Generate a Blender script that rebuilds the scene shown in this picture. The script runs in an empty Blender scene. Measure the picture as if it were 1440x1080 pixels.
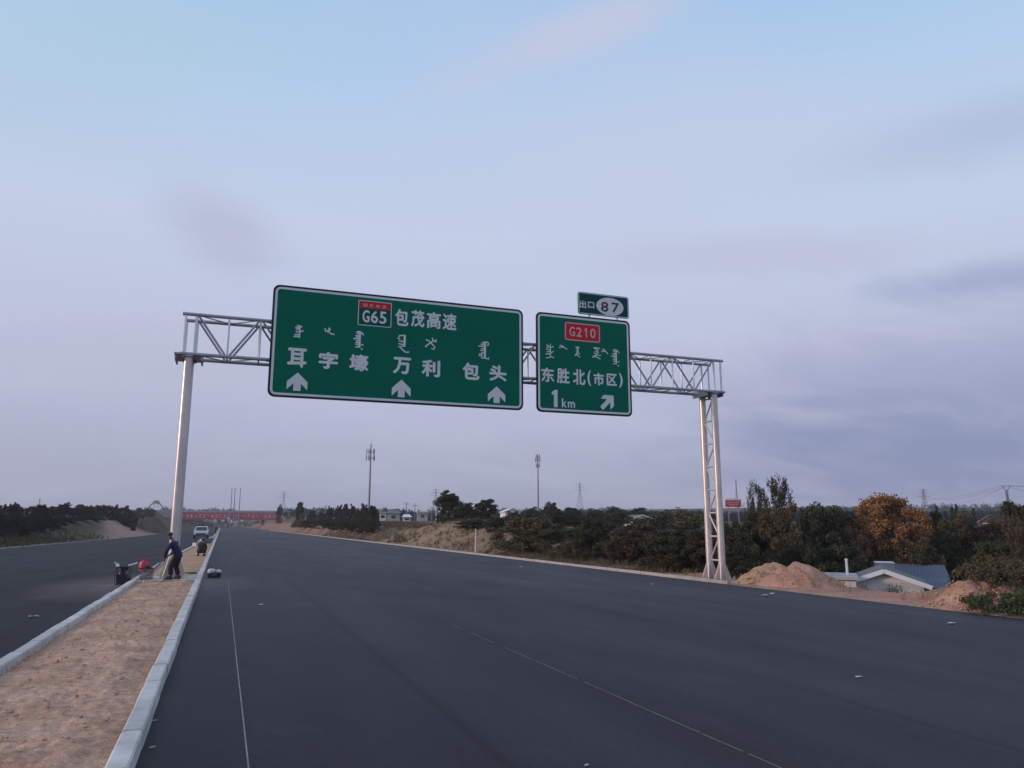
import bpy, bmesh, math, random
import numpy as np
from mathutils import Vector, Matrix, Quaternion, noise as mnoise
random.seed(7); RNG = np.random.default_rng(7)
S = bpy.context.scene; COL = S.collection
R = math.radians; PI = math.pi

# ------------------------------------------------------------------ survey: camera station and where things stand
F_PX = 1070.0; PITCH = math.atan((738-540)/F_PX); YAW = R(20.553); EYE = 1.7
def ray(x, y):
    a = (x-720)/F_PX; b = (540-y)/F_PX
    fw = math.cos(PITCH)-b*math.sin(PITCH); up = math.sin(PITCH)+b*math.cos(PITCH)
    return (a*math.cos(YAW)+fw*math.sin(YAW), -a*math.sin(YAW)+fw*math.cos(YAW), up, fw)
def on_Y(x, y, Y):
    d = ray(x, y); t = Y/d[1]; return (d[0]*t, EYE+d[2]*t)
def spot(px, D):                       # ground spot seen in direction px at distance D
    L = (px-720)/F_PX/1.017*D
    return (L*math.cos(YAW)+D*math.sin(YAW), -L*math.sin(YAW)+D*math.cos(YAW))
def dist_at(px, X): return X/((px-720)/F_PX/1.017*math.cos(YAW)+math.sin(YAW))   # distance where direction px crosses offset X
def ztop(py, D): return EYE+(738-py)/F_PX*D*.97

# ------------------------------------------------------------------ materials
def nodes_of(m):
    m.use_nodes = True; return m.node_tree.nodes, m.node_tree.links
def mat(name, col, rough=.7, metal=0.0, spec=.5, var=0.0, scale=6.0, bump=0.0, bscale=40.0, col2=None, island=0.0, bdist=.02):
    m = bpy.data.materials.new(name); n, l = nodes_of(m); p = n['Principled BSDF']
    p.inputs['Roughness'].default_value = rough; p.inputs['Metallic'].default_value = metal
    p.inputs['Specular IOR Level'].default_value = spec
    c = (*col, 1); src = None
    if col2 is not None or var > 0:
        tc = n.new('ShaderNodeTexCoord'); nz = n.new('ShaderNodeTexNoise')
        nz.inputs['Scale'].default_value = scale; nz.inputs['Detail'].default_value = 6; nz.inputs['Roughness'].default_value = .65
        l.new(tc.outputs['Object'], nz.inputs['Vector'])
        rp = n.new('ShaderNodeValToRGB'); l.new(nz.outputs['Fac'], rp.inputs['Fac'])
        rp.color_ramp.elements[0].position = .3; rp.color_ramp.elements[1].position = .7
        if col2 is None:
            rp.color_ramp.elements[0].color = (*[v*(1-var) for v in col], 1); rp.color_ramp.elements[1].color = (*[min(1, v*(1+var)) for v in col], 1)
        else:
            rp.color_ramp.elements[0].color = c; rp.color_ramp.elements[1].color = (*col2, 1)
        src = rp.outputs['Color']
    if island > 0:
        g = n.new('ShaderNodeNewGeometry'); mr = n.new('ShaderNodeMapRange')
        mr.inputs['To Min'].default_value = 1-island; mr.inputs['To Max'].default_value = 1+island
        l.new(g.outputs['Random Per Island'], mr.inputs['Value'])
        hs = n.new('ShaderNodeHueSaturation'); l.new(mr.outputs['Result'], hs.inputs['Value'])
        m2 = n.new('ShaderNodeMapRange'); m2.inputs['To Min'].default_value = .47; m2.inputs['To Max'].default_value = .53
        oi = n.new('ShaderNodeObjectInfo'); l.new(oi.outputs['Random'], m2.inputs['Value']); l.new(m2.outputs['Result'], hs.inputs['Hue'])
        if src: l.new(src, hs.inputs['Color'])
        else: hs.inputs['Color'].default_value = c
        src = hs.outputs['Color']
    if src: l.new(src, p.inputs['Base Color'])
    else: p.inputs['Base Color'].default_value = c
    if bump > 0:
        tc = n.new('ShaderNodeTexCoord'); nz = n.new('ShaderNodeTexNoise'); nz.inputs['Scale'].default_value = bscale; nz.inputs['Detail'].default_value = 5
        l.new(tc.outputs['Object'], nz.inputs['Vector'])
        b = n.new('ShaderNodeBump'); b.inputs['Strength'].default_value = bump; b.inputs['Distance'].default_value = bdist
        l.new(nz.outputs['Fac'], b.inputs['Height']); l.new(b.outputs['Normal'], p.inputs['Normal'])
    return m

def asphalt_material(k=1.0):
    m = bpy.data.materials.new('asphalt'); n, l = nodes_of(m); p = n['Principled BSDF']
    g = n.new('ShaderNodeNewGeometry')
    def nz(scale, vec=(1, 1, 1), det=4):
        mp = n.new('ShaderNodeMapping'); mp.inputs['Scale'].default_value = vec; l.new(g.outputs['Position'], mp.inputs['Vector'])
        t = n.new('ShaderNodeTexNoise'); t.inputs['Scale'].default_value = scale; t.inputs['Detail'].default_value = det
        l.new(mp.outputs['Vector'], t.inputs['Vector']); return t.outputs['Fac']
    def ramp(src, a, b, ca, cb):
        r = n.new('ShaderNodeValToRGB'); l.new(src, r.inputs['Fac'])
        r.color_ramp.elements[0].position = a; r.color_ramp.elements[1].position = b
        r.color_ramp.elements[0].color = (*ca, 1); r.color_ramp.elements[1].color = (*cb, 1); return r.outputs['Color']
    def mix(f, a, b, mode='MIX'):
        x = n.new('ShaderNodeMix'); x.data_type = 'RGBA'; x.blend_type = mode
        if isinstance(f, float): x.inputs[0].default_value = f
        else: l.new(f, x.inputs[0])
        for i, v in ((6, a), (7, b)):
            if isinstance(v, tuple): x.inputs[i].default_value = (*v, 1)
            else: l.new(v, x.inputs[i])
        return x.outputs[2]
    big = ramp(nz(.18, (1, .35, 1), 5), .3, .72, tuple(v*k for v in (.0195, .0165, .0235)), tuple(v*k for v in (.041, .036, .052)))
    strip = ramp(nz(.55, (1, .02, 1), 2), .35, .65, (.82, .82, .82), (1.14, 1.14, 1.16))
    c = mix(1.0, big, strip, 'MULTIPLY')
    grit = ramp(nz(140, (1, 1, 1), 2), .35, .7, (.6, .6, .6), (1.5, 1.5, 1.5))
    c = mix(1.0, c, grit, 'MULTIPLY')
    c = mix(1.0, c, ramp(nz(26, (1, 1, 1), 3), .3, .7, (.8, .8, .8), (1.22, 1.2, 1.2)), 'MULTIPLY')
    seam = n.new('ShaderNodeTexWave'); seam.wave_type = 'BANDS'; seam.bands_direction = 'X'; seam.inputs['Scale'].default_value = .0748; seam.inputs['Distortion'].default_value = .02; seam.inputs['Detail'].default_value = 3
    l.new(g.outputs['Position'], seam.inputs['Vector'])
    c = mix(1.0, c, ramp(seam.outputs['Fac'], .99955, .99995, (1, 1, 1), (.7, .7, .72)), 'MULTIPLY')
    blot = ramp(nz(1.3, (1, .6, 1), 6), .60, .74, (0, 0, 0), (1, 1, 1))
    bl = n.new('ShaderNodeMath'); bl.operation = 'MULTIPLY'; bl.inputs[1].default_value = .22
    rgb = n.new('ShaderNodeRGBToBW'); l.new(blot, rgb.inputs[0]); l.new(rgb.outputs[0], bl.inputs[0])
    c = mix(bl.outputs[0], c, (.075, .07, .075))
    # dusty patch swept round the work site: a round stain in the place, broken by noise
    d = n.new('ShaderNodeVectorMath'); d.operation = 'DISTANCE'
    mp = n.new('ShaderNodeMapping'); mp.inputs['Scale'].default_value = (1, .55, 1); l.new(g.outputs['Position'], mp.inputs['Vector'])
    l.new(mp.outputs['Vector'], d.inputs[0]); d.inputs[1].default_value = (-1.9, 25.3*.55, 0)
    mr = n.new('ShaderNodeMapRange'); mr.inputs['From Min'].default_value = 3.2; mr.inputs['From Max'].default_value = .6
    l.new(d.outputs['Value'], mr.inputs['Value'])
    dm = n.new('ShaderNodeMath'); dm.operation = 'MULTIPLY'; l.new(mr.outputs[0], dm.inputs[0]); l.new(nz(1.1, (1, 1, 1), 5), dm.inputs[1])
    c = mix(dm.outputs[0], c, (.26, .20, .19))
    l.new(c, p.inputs['Base Color'])
    rr = n.new('ShaderNodeMapRange'); rr.inputs['To Min'].default_value = .55; rr.inputs['To Max'].default_value = .72
    l.new(nz(.9, (1, .3, 1), 4), rr.inputs['Value']); l.new(rr.outputs[0], p.inputs['Roughness'])
    p.inputs['Specular IOR Level'].default_value = .17*k
    b = n.new('ShaderNodeBump'); b.inputs['Strength'].default_value = .35; b.inputs['Distance'].default_value = .008
    l.new(nz(110, (1, 1, 1), 2), b.inputs['Height']); l.new(b.outputs['Normal'], p.inputs['Normal'])
    return m

def earth_material(name, attr=None, dark=(.2, .13, .1), light=(.38, .25, .2), spot_c=(.45, .36, .3), sc=1.0):
    m = bpy.data.materials.new(name); n, l = nodes_of(m); p = n['Principled BSDF']; p.inputs['Roughness'].default_value = .95
    p.inputs['Specular IOR Level'].default_value = .1
    g = n.new('ShaderNodeNewGeometry')
    def nz(s, det=6):
        t = n.new('ShaderNodeTexNoise'); t.inputs['Scale'].default_value = s*sc; t.inputs['Detail'].default_value = det; t.inputs['Roughness'].default_value = .62
        l.new(g.outputs['Position'], t.inputs['Vector']); return t.outputs['Fac']
    def ramp(src, a, b, ca, cb):
        r = n.new('ShaderNodeValToRGB'); l.new(src, r.inputs['Fac'])
        r.color_ramp.elements[0].position = a; r.color_ramp.elements[1].position = b
        r.color_ramp.elements[0].color = (*ca, 1); r.color_ramp.elements[1].color = (*cb, 1); return r.outputs['Color']
    def mul(a, b):
        x = n.new('ShaderNodeMix'); x.data_type = 'RGBA'; x.blend_type = 'MULTIPLY'; x.inputs[0].default_value = 1
        l.new(a, x.inputs[6]); l.new(b, x.inputs[7]); return x.outputs[2]
    if attr:
        a = n.new('ShaderNodeAttribute'); a.attribute_name = attr
        c = mul(a.outputs['Color'], ramp(nz(.7), .25, .75, (.7, .7, .7), (1.3, 1.3, 1.3)))
    else:
        c = ramp(nz(.8), .3, .7, dark, light)
    c = mul(c, ramp(nz(9), .25, .75, (.62, .6, .6), (1.3, 1.3, 1.3)))
    c = mul(c, ramp(nz(60, 3), .3, .7, (.7, .7, .7), (1.25, 1.25, 1.25)))
    l.new(c, p.inputs['Base Color'])
    b = n.new('ShaderNodeBump'); b.inputs['Strength'].default_value = .8; b.inputs['Distance'].default_value = .04
    l.new(nz(14), b.inputs['Height']); l.new(b.outputs['Normal'], p.inputs['Normal'])
    return m

M = {}
M['asphalt'] = asphalt_material(); M['asphalt_fresh'] = asphalt_material(.5)
M['terrain'] = earth_material('terrain_soil', attr='soil')
M['median'] = earth_material('median_soil', dark=(.42, .25, .175), light=(.64, .42, .31), sc=1.4)
M['median_far'] = earth_material('median_sand', dark=(.40, .25, .155), light=(.54, .36, .235))
M['mound'] = earth_material('mound_earth', dark=(.36, .19, .13), light=(.54, .32, .235), sc=1.3)
M['sand'] = earth_material('yellow_sand', dark=(.42, .255, .15), light=(.56, .365, .225), sc=1.5)
M['kerb_dusty'] = mat('dusty_kerb_stone', (.36, .33, .30), .85, var=.2, scale=1.5, bump=.25, bscale=60, bdist=.006)
M['kerb'] = mat('kerb_stone', (.50, .485, .475), .8, var=.26, scale=2.2, island=.10, bump=.25, bscale=60, bdist=.006)
M['pad'] = mat('pad_concrete', (.42, .385, .33), .9, var=.35, scale=3, bump=.6, bscale=18)
M['paint'] = mat('road_paint', (.24, .23, .23), .8, var=.5, scale=3)
M['galv_sunlit'] = mat('sunlit_galvanised_steel', (.72, .73, .76), .4, .2, var=.1, scale=2.5)  # same steel as the chords, paler: sunlight on the verticals put into the colour
M['galv'] = mat('galvanised_steel', (.33, .34, .37), .4, .2, var=.14, scale=2.5)  # darker truss steel, the shade under the chords put into the colour
M['post'] = mat('post_steel', (.56, .50, .485), .33, .3, var=.14, scale=1.5)
M['green'] = mat('sign_green', (.0, .135, .085), .55, spec=.06, var=.08, scale=.6)
M['green_plate'] = mat('plate_green', (.004, .070, .058), .55, spec=.06)
M['green_dark'] = mat('sign_edge', (.006, .032, .034), .5, spec=.15)
M['sheet'] = mat('sign_white', (.68, .68, .68), .5, spec=.2, var=.05, scale=3)
M['shield_dark'] = mat('shield_green', (.004, .085, .060), .5, spec=.06)
M['red'] = mat('sign_red', (.58, .02, .035), .5, spec=.12)
M['redpink'] = mat('sign_red_letter', (.62, .42, .42), .5)
M['black'] = mat('sign_black', (.02, .02, .025), .5)
M['alu'] = mat('aluminium', (.5, .51, .53), .45, .8)
M['concrete'] = mat('bridge_concrete', (.33, .32, .34), .85, var=.15, scale=.3)
M['banner'] = mat('banner_cloth', (.46, .06, .10), .85, var=.18, scale=.12)
M['banner_text'] = mat('banner_letter', (.66, .36, .42), .85)
M['bark'] = mat('bark', (.07, .055, .045), .9, var=.3, scale=8)
M['lf_dark'] = mat('leaf_dark', (.042, .044, .022), .65, spec=.2, island=.5, col2=(.066, .062, .030), scale=.7)
M['lf_olive'] = mat('leaf_olive', (.085, .070, .034), .7, spec=.2, island=.5, col2=(.115, .090, .048), scale=.8)
M['lf_brown'] = mat('leaf_brown', (.075, .056, .034), .7, spec=.2, island=.5, col2=(.105, .072, .042), scale=.8)
M['lf_orange'] = mat('leaf_orange', (.21, .082, .036), .7, spec=.2, island=.45, col2=(.30, .120, .055), scale=.6)
M['lf_blue'] = mat('leaf_bluegreen', (.022, .032, .030), .7, spec=.2, island=.5, col2=(.035, .045, .038), scale=.5)
M['lf_green'] = mat('leaf_green', (.040, .060, .024), .65, spec=.2, island=.45, col2=(.075, .085, .036), scale=1.5)
M['wood_mass'] = mat('far_leaf', (.030, .034, .030), .8, spec=.1, island=.5)
M['dry'] = mat('dry_grass', (.20, .145, .085), .85, spec=.1, island=.5, col2=(.11, .09, .05), scale=.6)
M['weed'] = mat('weed', (.080, .076, .038), .8, spec=.1, island=.45, col2=(.115, .095, .055), scale=.9)
M['plaster'] = mat('white_plaster', (.66, .62, .60), .85, var=.10, scale=1.2)
M['plaster_grey'] = mat('grey_plaster', (.36, .36, .36), .85, var=.15, scale=1.2)
M['brick'] = mat('brick_wall', (.11, .065, .06), .9, var=.15, scale=2)
M['tile_grey'] = mat('grey_roof', (.13, .13, .14), .8, var=.2, scale=3)
M['roof_white'] = mat('white_verge', (.68, .68, .70), .6)
M['roof_blue'] = mat('blue_sheet_roof', (.075, .092, .135), .7, var=.12, scale=1.5)
M['glass'] = mat('dark_glass', (.02, .022, .028), .15)
M['mast'] = mat('mast_steel', (.20, .20, .23), .6, .3)
M['mast_far'] = mat('pylon_steel', (.24, .24, .28), .7, .2)
M['wire'] = mat('wire', (.10, .10, .12), .7)
M['white'] = mat('white_plastic', (.72, .72, .74), .5)
M['carwhite'] = mat('car_paint', (.50, .50, .53), .25, spec=.6)
M['rubber'] = mat('rubber', (.015, .015, .016), .8)
M['lamp'] = mat('lamp_glass', (.7, .7, .72), .15)
M['skin'] = mat('skin', (.16, .085, .06), .6)
M['jacket'] = mat('jacket_cloth', (.015, .015, .058), .85, var=.25, scale=9, bump=.5, bscale=18)
M['trouser'] = mat('trouser_cloth', (.012, .011, .014), .9, var=.3, scale=9, bump=.5, bscale=18)
M['hair'] = mat('hair', (.008, .007, .007), .6)
M['darkcloth'] = mat('dark_cloth', (.022, .018, .024), .9, var=.3, scale=9)
M['purplecloth'] = mat('purple_cloth', (.06, .025, .05), .9, var=.3, scale=9)
M['engine'] = mat('engine_paint', (.022, .022, .026), .5, .3, var=.4, scale=9)
M['redcan'] = mat('red_plastic', (.55, .02, .055), .45)
M['crate'] = mat('crate_plastic', (.20, .17, .19), .6)
M['woodplank'] = mat('plank_wood', (.12, .10, .08), .85, var=.3, scale=5)
M['sack'] = mat('sack_cloth', (.58, .56, .57), .9, var=.12, scale=8)
M['litter'] = mat('paper_scrap', (.40, .40, .43), .75)

# ------------------------------------------------------------------ mesh helpers
class MB:
    def __init__(s): s.v = []; s.f = []; s.mi = []; s.cur = 0
    def add(s, vs, fs):
        o = len(s.v); s.v += [tuple(v) for v in vs]; s.f += [tuple(o+i for i in f) for f in fs]; s.mi += [s.cur]*len(fs)
    def box(s, x0, x1, y0, y1, z0, z1):
        s.add([(x0,y0,z0),(x1,y0,z0),(x1,y1,z0),(x0,y1,z0),(x0,y0,z1),(x1,y0,z1),(x1,y1,z1),(x0,y1,z1)],
              [(3,2,1,0),(4,5,6,7),(0,1,5,4),(1,2,6,5),(2,3,7,6),(3,0,4,7)])
    def bar(s, p0, p1, w, d=None, up=(0,0,1)):           # rectangular bar between two points
        d = d or w; p0 = Vector(p0); p1 = Vector(p1); ax = (p1-p0).normalized()
        u = Vector(up)
        if abs(ax.dot(u)) > .95: u = Vector((0,1,0))
        a = ax.cross(u).normalized(); b = a.cross(ax)
        vs = [p+a*(i*w/2)+b*(j*d/2) for p in (p0, p1) for i, j in ((-1,-1),(1,-1),(1,1),(-1,1))]
        s.add(vs, [(3,2,1,0),(4,5,6,7),(0,1,5,4),(1,2,6,5),(2,3,7,6),(3,0,4,7)])
    def tube(s, pts, rad, n=10, cap=True):
        pts = [Vector(p) for p in pts]
        if not isinstance(rad, (list, tuple)): rad = [rad]*len(pts)
        o = len(s.v); prev = None; vs = []; fs = []
        for i, p in enumerate(pts):
            t = (pts[min(i+1, len(pts)-1)]-pts[max(i-1, 0)]).normalized()
            if prev is None:
                u = Vector((0,0,1)) if abs(t.z) < .9 else Vector((1,0,0)); a = t.cross(u).normalized()
            else: a = (prev-t*prev.dot(t)).normalized()
            prev = a; b = t.cross(a)
            for k in range(n):
                c = 2*PI*k/n; vs.append(p+(a*math.cos(c)+b*math.sin(c))*rad[i])
        for i in range(len(pts)-1):
            for k in range(n):
                q = (k+1) % n; fs.append((i*n+k, i*n+q, (i+1)*n+q, (i+1)*n+k))
        if cap: fs += [tuple(range(n-1, -1, -1)), tuple((len(pts)-1)*n+k for k in range(n))]
        s.add(vs, fs)
    def prism(s, poly, y0, y1):                           # polygon in XZ extruded along Y
        n = len(poly); vs = [(x, y0, z) for x, z in poly]+[(x, y1, z) for x, z in poly]
        s.add(vs, [tuple(range(n)), tuple(range(2*n-1, n-1, -1))]+[(i, i+n, (i+1) % n+n, (i+1) % n) for i in range(n)])
    def blob(s, c, r, seg=10, rings=7, jit=0.0):
        vs = []; fs = []
        for i in range(rings+1):
            th = PI*i/rings
            for k in range(seg):
                ph = 2*PI*k/seg; j = 1+random.uniform(-jit, jit)
                vs.append((c[0]+r[0]*j*math.sin(th)*math.cos(ph), c[1]+r[1]*j*math.sin(th)*math.sin(ph), c[2]+r[2]*j*math.cos(th)))
        for i in range(rings):
            for k in range(seg):
                q = (k+1) % seg; fs.append((i*seg+k, (i+1)*seg+k, (i+1)*seg+q, i*seg+q))
        s.add(vs, fs)
    def build(s, name, mats, parent=None, smooth=False, loc=None):
        me = bpy.data.meshes.new(name); me.from_pydata(s.v, [], s.f)
        if not isinstance(mats, (list, tuple)): mats = [mats]
        for m in mats: me.materials.append(m)
        if max(s.mi or [0]) > 0: me.polygons.foreach_set('material_index', s.mi)
        if smooth:
            me.polygons.foreach_set('use_smooth', [True]*len(me.polygons))
        me.update()
        return link(name, me, parent, loc, smooth)
def link(name, me, parent=None, loc=None, smooth=False):
    o = bpy.data.objects.new(name, me); COL.objects.link(o)
    if smooth:
        try: me.set_sharp_from_angle(angle=R(40))
        except Exception: pass
    if parent: o.parent = parent
    if loc: o.location = loc
    return o
def tag(o, label, cat, group=None, kind=None):
    o['label'] = label; o['category'] = cat
    if group: o['group'] = group
    if kind: o['kind'] = kind
    return o
def thing(name, label, cat, loc=(0,0,0), rz=0, group=None):
    o = bpy.data.objects.new(name, None); COL.objects.link(o); o.location = loc; o.rotation_euler = (0,0,rz); o.empty_display_size = .3
    return tag(o, label, cat, group)
def struct(o): o['kind'] = 'structure'; return o
def kids(o): return [c for c in bpy.data.objects if c.parent == o]
def copy_tree(o, parent=None):
    c = o.copy(); COL.objects.link(c)
    if parent: c.parent = parent
    for ch in list(o.children): copy_tree(ch, c)
    return c
def smooth01(a, b, x):
    t = min(1, max(0, (x-a)/(b-a))); return t*t*(3-2*t)
def fbm(x, y, z=0, o=4): return mnoise.fractal(Vector((x, y, z)), 1.0, 2.0, o)

# ------------------------------------------------------------------ ground
LK0, LK1, RK0, RK1 = -2.35, -2.20, -.62, -.47          # outer and inner faces of the two median kerbs
RE, LE = 16.6, -12.8                                   # carriageway edges
def lef(Y): return -18.0+5.2*min(1, max(0, (Y-70)/75))           # left road edge narrows ahead
def lks(Y): return 1.3*min(1, max(0, (Y-40)/80))                  # the median tapers beyond the work site
def road_z(X):
    if X > RK1: return -.02*(X-RK1)
    if X < LK0: return -.02*(LK0-X)
    return 0.0
def gz(X, Y):
    le = lef(Y)
    if le <= X <= RE: return road_z(X)-.07
    if X > RE:
        d = X-RE; base = road_z(RE)-.03
        low = base-2.3*smooth01(2.6, 8.0, d)+1.6*smooth01(30, 140, d)
        bank = base+smooth01(.7, 5.5, d)*(1.6+1.3*smooth01(90, 180, Y))+.9*math.exp(-((Y-76)/10)**2-((d-8)/5)**2)
        k = smooth01(43, 60, Y); z = low*(1-k)+bank*k
        k2 = (1-smooth01(14.5, 18.5, Y))*smooth01(.6, 3.0, d)*(1-smooth01(8, 14, d)); z += k2*(.55-(z-base)*.9)
        z += smooth01(.5, 3, d)*.22*fbm(X*.35, Y*.35)
        z += 9*smooth01(150, 700, d)+7*smooth01(420, 900, Y)*smooth01(0, 80, d)+5.5*smooth01(370, 425, Y)*smooth01(10, 16, d)
        return z
    d = le-X; base = road_z(le)-.03
    z = base+smooth01(1.0, 13, d)*(1.7+2.0*smooth01(95, 135, Y))+smooth01(.8, 3, d)*(.35*fbm(X*.3, Y*.3, 5)+.22*fbm(X*.9, Y*.6, 8))
    return z+8*smooth01(150, 700, d)+7*smooth01(420, 900, Y)*smooth01(0, 80, d)+5.5*smooth01(370, 425, Y)*smooth01(12, 20, d)
def soil_colour(X, Y):
    n = .5+.5*fbm(X*.25, Y*.25, 3); n2 = .5+.5*fbm(X*.05, Y*.05, 9)
    tan = (.165, .12, .08); olive = (.072, .064, .038); red = (.40, .225, .165); pink = (.37, .235, .19); dark = (.09, .08, .055)
    def mx(a, b, t): t = min(1, max(0, t)); return tuple(p*(1-t)+q*t for p, q in zip(a, b))
    if X > 0:
        d = X-RE
        c = mx(tan, olive, n*1.1-.1)
        if Y > 52 and Y < 95: c = mx((.27, .19, .125), c, n*.45)
        c = mx(c, red, (1-smooth01(3.2, 6, d+n*1.5))*(1-smooth01(26, 36, Y)))
        c = mx(c, (.30, .17, .13), smooth01(120, 160, Y)*(1-smooth01(4, 12, d))*.7)
        c = mx(c, (.34, .30, .24), (1-smooth01(.3, 1.1, d+n*.5))*.7)
        c = mx(c, dark, smooth01(18, 60, d)*.8)
        c = mx(c, (.10, .085, .05), (1-smooth01(15, 17.5, Y))*smooth01(1.6, 2.6, d+n*.6))
    else:
        d = lef(Y)-X
        c = mx(olive, (.11, .09, .055), n)
        c = mx(c, pink, smooth01(2, 30, Y-7.3*abs(X)+n*10)*(1-smooth01(22, 30, d))*(1-smooth01(170, 220, Y)))
        c = mx(c, (.34, .27, .22), (1-smooth01(.4, 1.6, d+n*.6))*.8)
        c = mx(c, dark, smooth01(20, 60, d)*.8)
    return c
def axis(parts):
    out = []
    for a, b, s in parts:
        k = max(1, int(round((b-a)/s))); out += [a+(b-a)*i/k for i in range(k)]
    return out+[parts[-1][1]]
xs = axis([(-2600,-600,250),(-600,-150,50),(-150,-50,10),(-50,-30,2),(-30,-10,.8),(-10,LK0,4),(LK0,RK1,1),(RK1,RE,4),(RE,30,.55),(30,60,2),(60,160,10),(160,700,50),(700,2600,250)])
ys = axis([(-60,4,8),(4,90,.9),(90,200,2.5),(200,460,10),(460,1000,40),(1000,3200,200)])
vs = []; cols = []
for y in ys:
    for x in xs: vs.append((x, y, gz(x, y))); cols.append((*soil_colour(x, y), 1))
nx = len(xs); fs = [(j*nx+i, j*nx+i+1, (j+1)*nx+i+1, (j+1)*nx+i) for j in range(len(ys)-1) for i in range(nx-1)]
me = bpy.data.meshes.new('ground'); me.from_pydata(vs, [], fs); me.materials.append(M['terrain'])
ca = me.color_attributes.new('soil', 'FLOAT_COLOR', 'POINT'); ca.data.foreach_set('color', np.array(cols, dtype=np.float32).ravel())
me.polygons.foreach_set('use_smooth', [True]*len(me.polygons)); struct(link('ground', me))

def strip(name, x0, x1, z, mtl, y0=-20, y1=900, n=80, edge=0.0):
    m = MB(); yy = sorted([y0+(y1-y0)*(i/n)**2.2 for i in range(n+1)]+[40., 70., 120., 145.]); n = len(yy)-1
    v = []
    for y in yy:
        e = edge*fbm(y*.7, x1) if edge else 0
        e2 = edge*.7*fbm(y*2.9, x1, 4) if edge else 0
        a, b = (lef(y)-.05+e+e2, LK0+lks(y)) if x0 < -5 else (x0, x1)
        v += [(a, y, z(a)), (b, y, z(b))]
    m.add(v, [(2*i, 2*i+1, 2*i+3, 2*i+2) for i in range(n)])
    return struct(m.build(name, mtl))
strip('road', RK1, RE+.05, road_z, M['asphalt'])
strip('road', LE-.05, LK0, road_z, M['asphalt_fresh'], edge=.12, n=400)
# thin set-out lines on the fresh asphalt
def line(x, y0, y1, w, dash):
    m = MB(); y = y0
    while y < y1:
        L = random.uniform(*dash[0]); x1 = x+random.uniform(-.002, .002)
        z = road_z(x)+.004; m.add([(x1-w/2, y, z), (x1+w/2, y, z), (x1+w/2, y+L, z), (x1-w/2, y+L, z)], [(0,1,2,3)])
        y += L+random.uniform(*dash[1])
    return struct(m.build('road_marking', M['paint']))
line(.29, 3.5, 24, .012, ((1.5, 4), (.0, .03)))
line(4.03, 4.2, 7.2, .010, ((.5, 1.6), (.0, .12)))
line(4.04, 7.3, 13.5, .010, ((.5, 1.5), (.05, .5)))

# kerbs of single stones
def kerb(x0, x1, z0, z1, y0, y1, step, gap, off=None, mtl='kerb'):
    m = MB(); y = y0
    while y < y1:
        s = step if y < 60 else step*4
        j = random.uniform(-.008, .008) if y < 60 else 0; k = random.uniform(-.007, .007) if y < 60 else 0
        c = .014
        o1 = off(y) if off else 0; a, b, e, f = x0+j+o1, x1+j+o1, y, y+s-gap; zt = z1+k
        m.add([(a,e,z0),(b,e,z0),(b,f,z0),(a,f,z0),(a,e,zt-c),(b,e,zt-c),(b,f,zt-c),(a,f,zt-c),(a+c,e+c*.4,zt),(b-c,e+c*.4,zt),(b-c,f-c*.4,zt),(a+c,f-c*.4,zt)],
              [(0,1,5,4),(1,2,6,5),(2,3,7,6),(3,0,4,7),(4,5,9,8),(5,6,10,9),(6,7,11,10),(7,4,8,11),(8,9,10,11)])
        y += s
    return struct(m.build('kerb', M[mtl]))
kerb(RK0, RK1, -.1, .15, .86, 420, 1.0, .02)
kerb(LK0, LK1, -.1, .15, .40, 420, 1.0, .02, lks)
kerb(RE+.06, RE+.20, -.6, -.235, 23.0, 300, 1.0, .015, None, 'kerb_dusty')
kerb(-.20, -.06, -.6, -.27, 58, 300, 1.0, .02, lef, 'kerb_dusty')

# median soil: rough dug earth near, tan sand beyond the post
def median(name, y0, y1, nxn, nyn, h, mtl, zb):
    m = MB(); v = []
    for j in range(nyn+1):
        y = y0+(y1-y0)*(j/nyn)**(1.6 if y1 > 60 else 1)
        for i in range(nxn+1):
            xa = LK1+lks(y); x = xa+(RK0-xa)*i/nxn; e = min(i, nxn-i)/nxn
            k = min(1, e*5)
            z = zb+h*(.5*fbm(x*1.1, y*1.1)+.55*fbm(x*3.5, y*3.5, 2)+.38*fbm(x*11, y*11, 7))-.035*(1-k)
            if i < nxn*.16: z -= .03*(1-i/(nxn*.16))
            v.append((x, y, min(z, .2)))
    w = nxn+1; m.add(v, [(j*w+i, j*w+i+1, (j+1)*w+i+1, (j+1)*w+i) for j in range(nyn) for i in range(nxn)])
    return struct(m.build(name, mtl, smooth=True))
median('median_earth', 1.5, 24.55, 60, 520, .036, M['median'], .105)
median('median_sand', 27.2, 330, 12, 300, .03, M['median_far'], .135)
m = MB(); m.box(LK1+.004, RK0-.004, 24.55, 27.2, -.02, .128); struct(m.build('concrete_pad', M['pad']))
# loose clods and pebbles on the dug earth: beyond counting
m = MB()
for i in range(600):
    y = 2+22*random.random()**1.4; x = random.uniform(LK1+.05, RK0-.05); r = random.choice((.006, .008, .011, .014, .02))*random.uniform(.7, 1.3)
    if random.random() < .02: r *= 2
    m.blob((x, y, .118), (r*random.uniform(.8, 1.4), r*random.uniform(.8, 1.4), r*.75), 5, 3, .25)
o = m.build('clods', M['median']); o['kind'] = 'stuff'; o['label'] = 'small clods and pebbles scattered on the reddish median earth'; o['category'] = 'clods'

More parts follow.
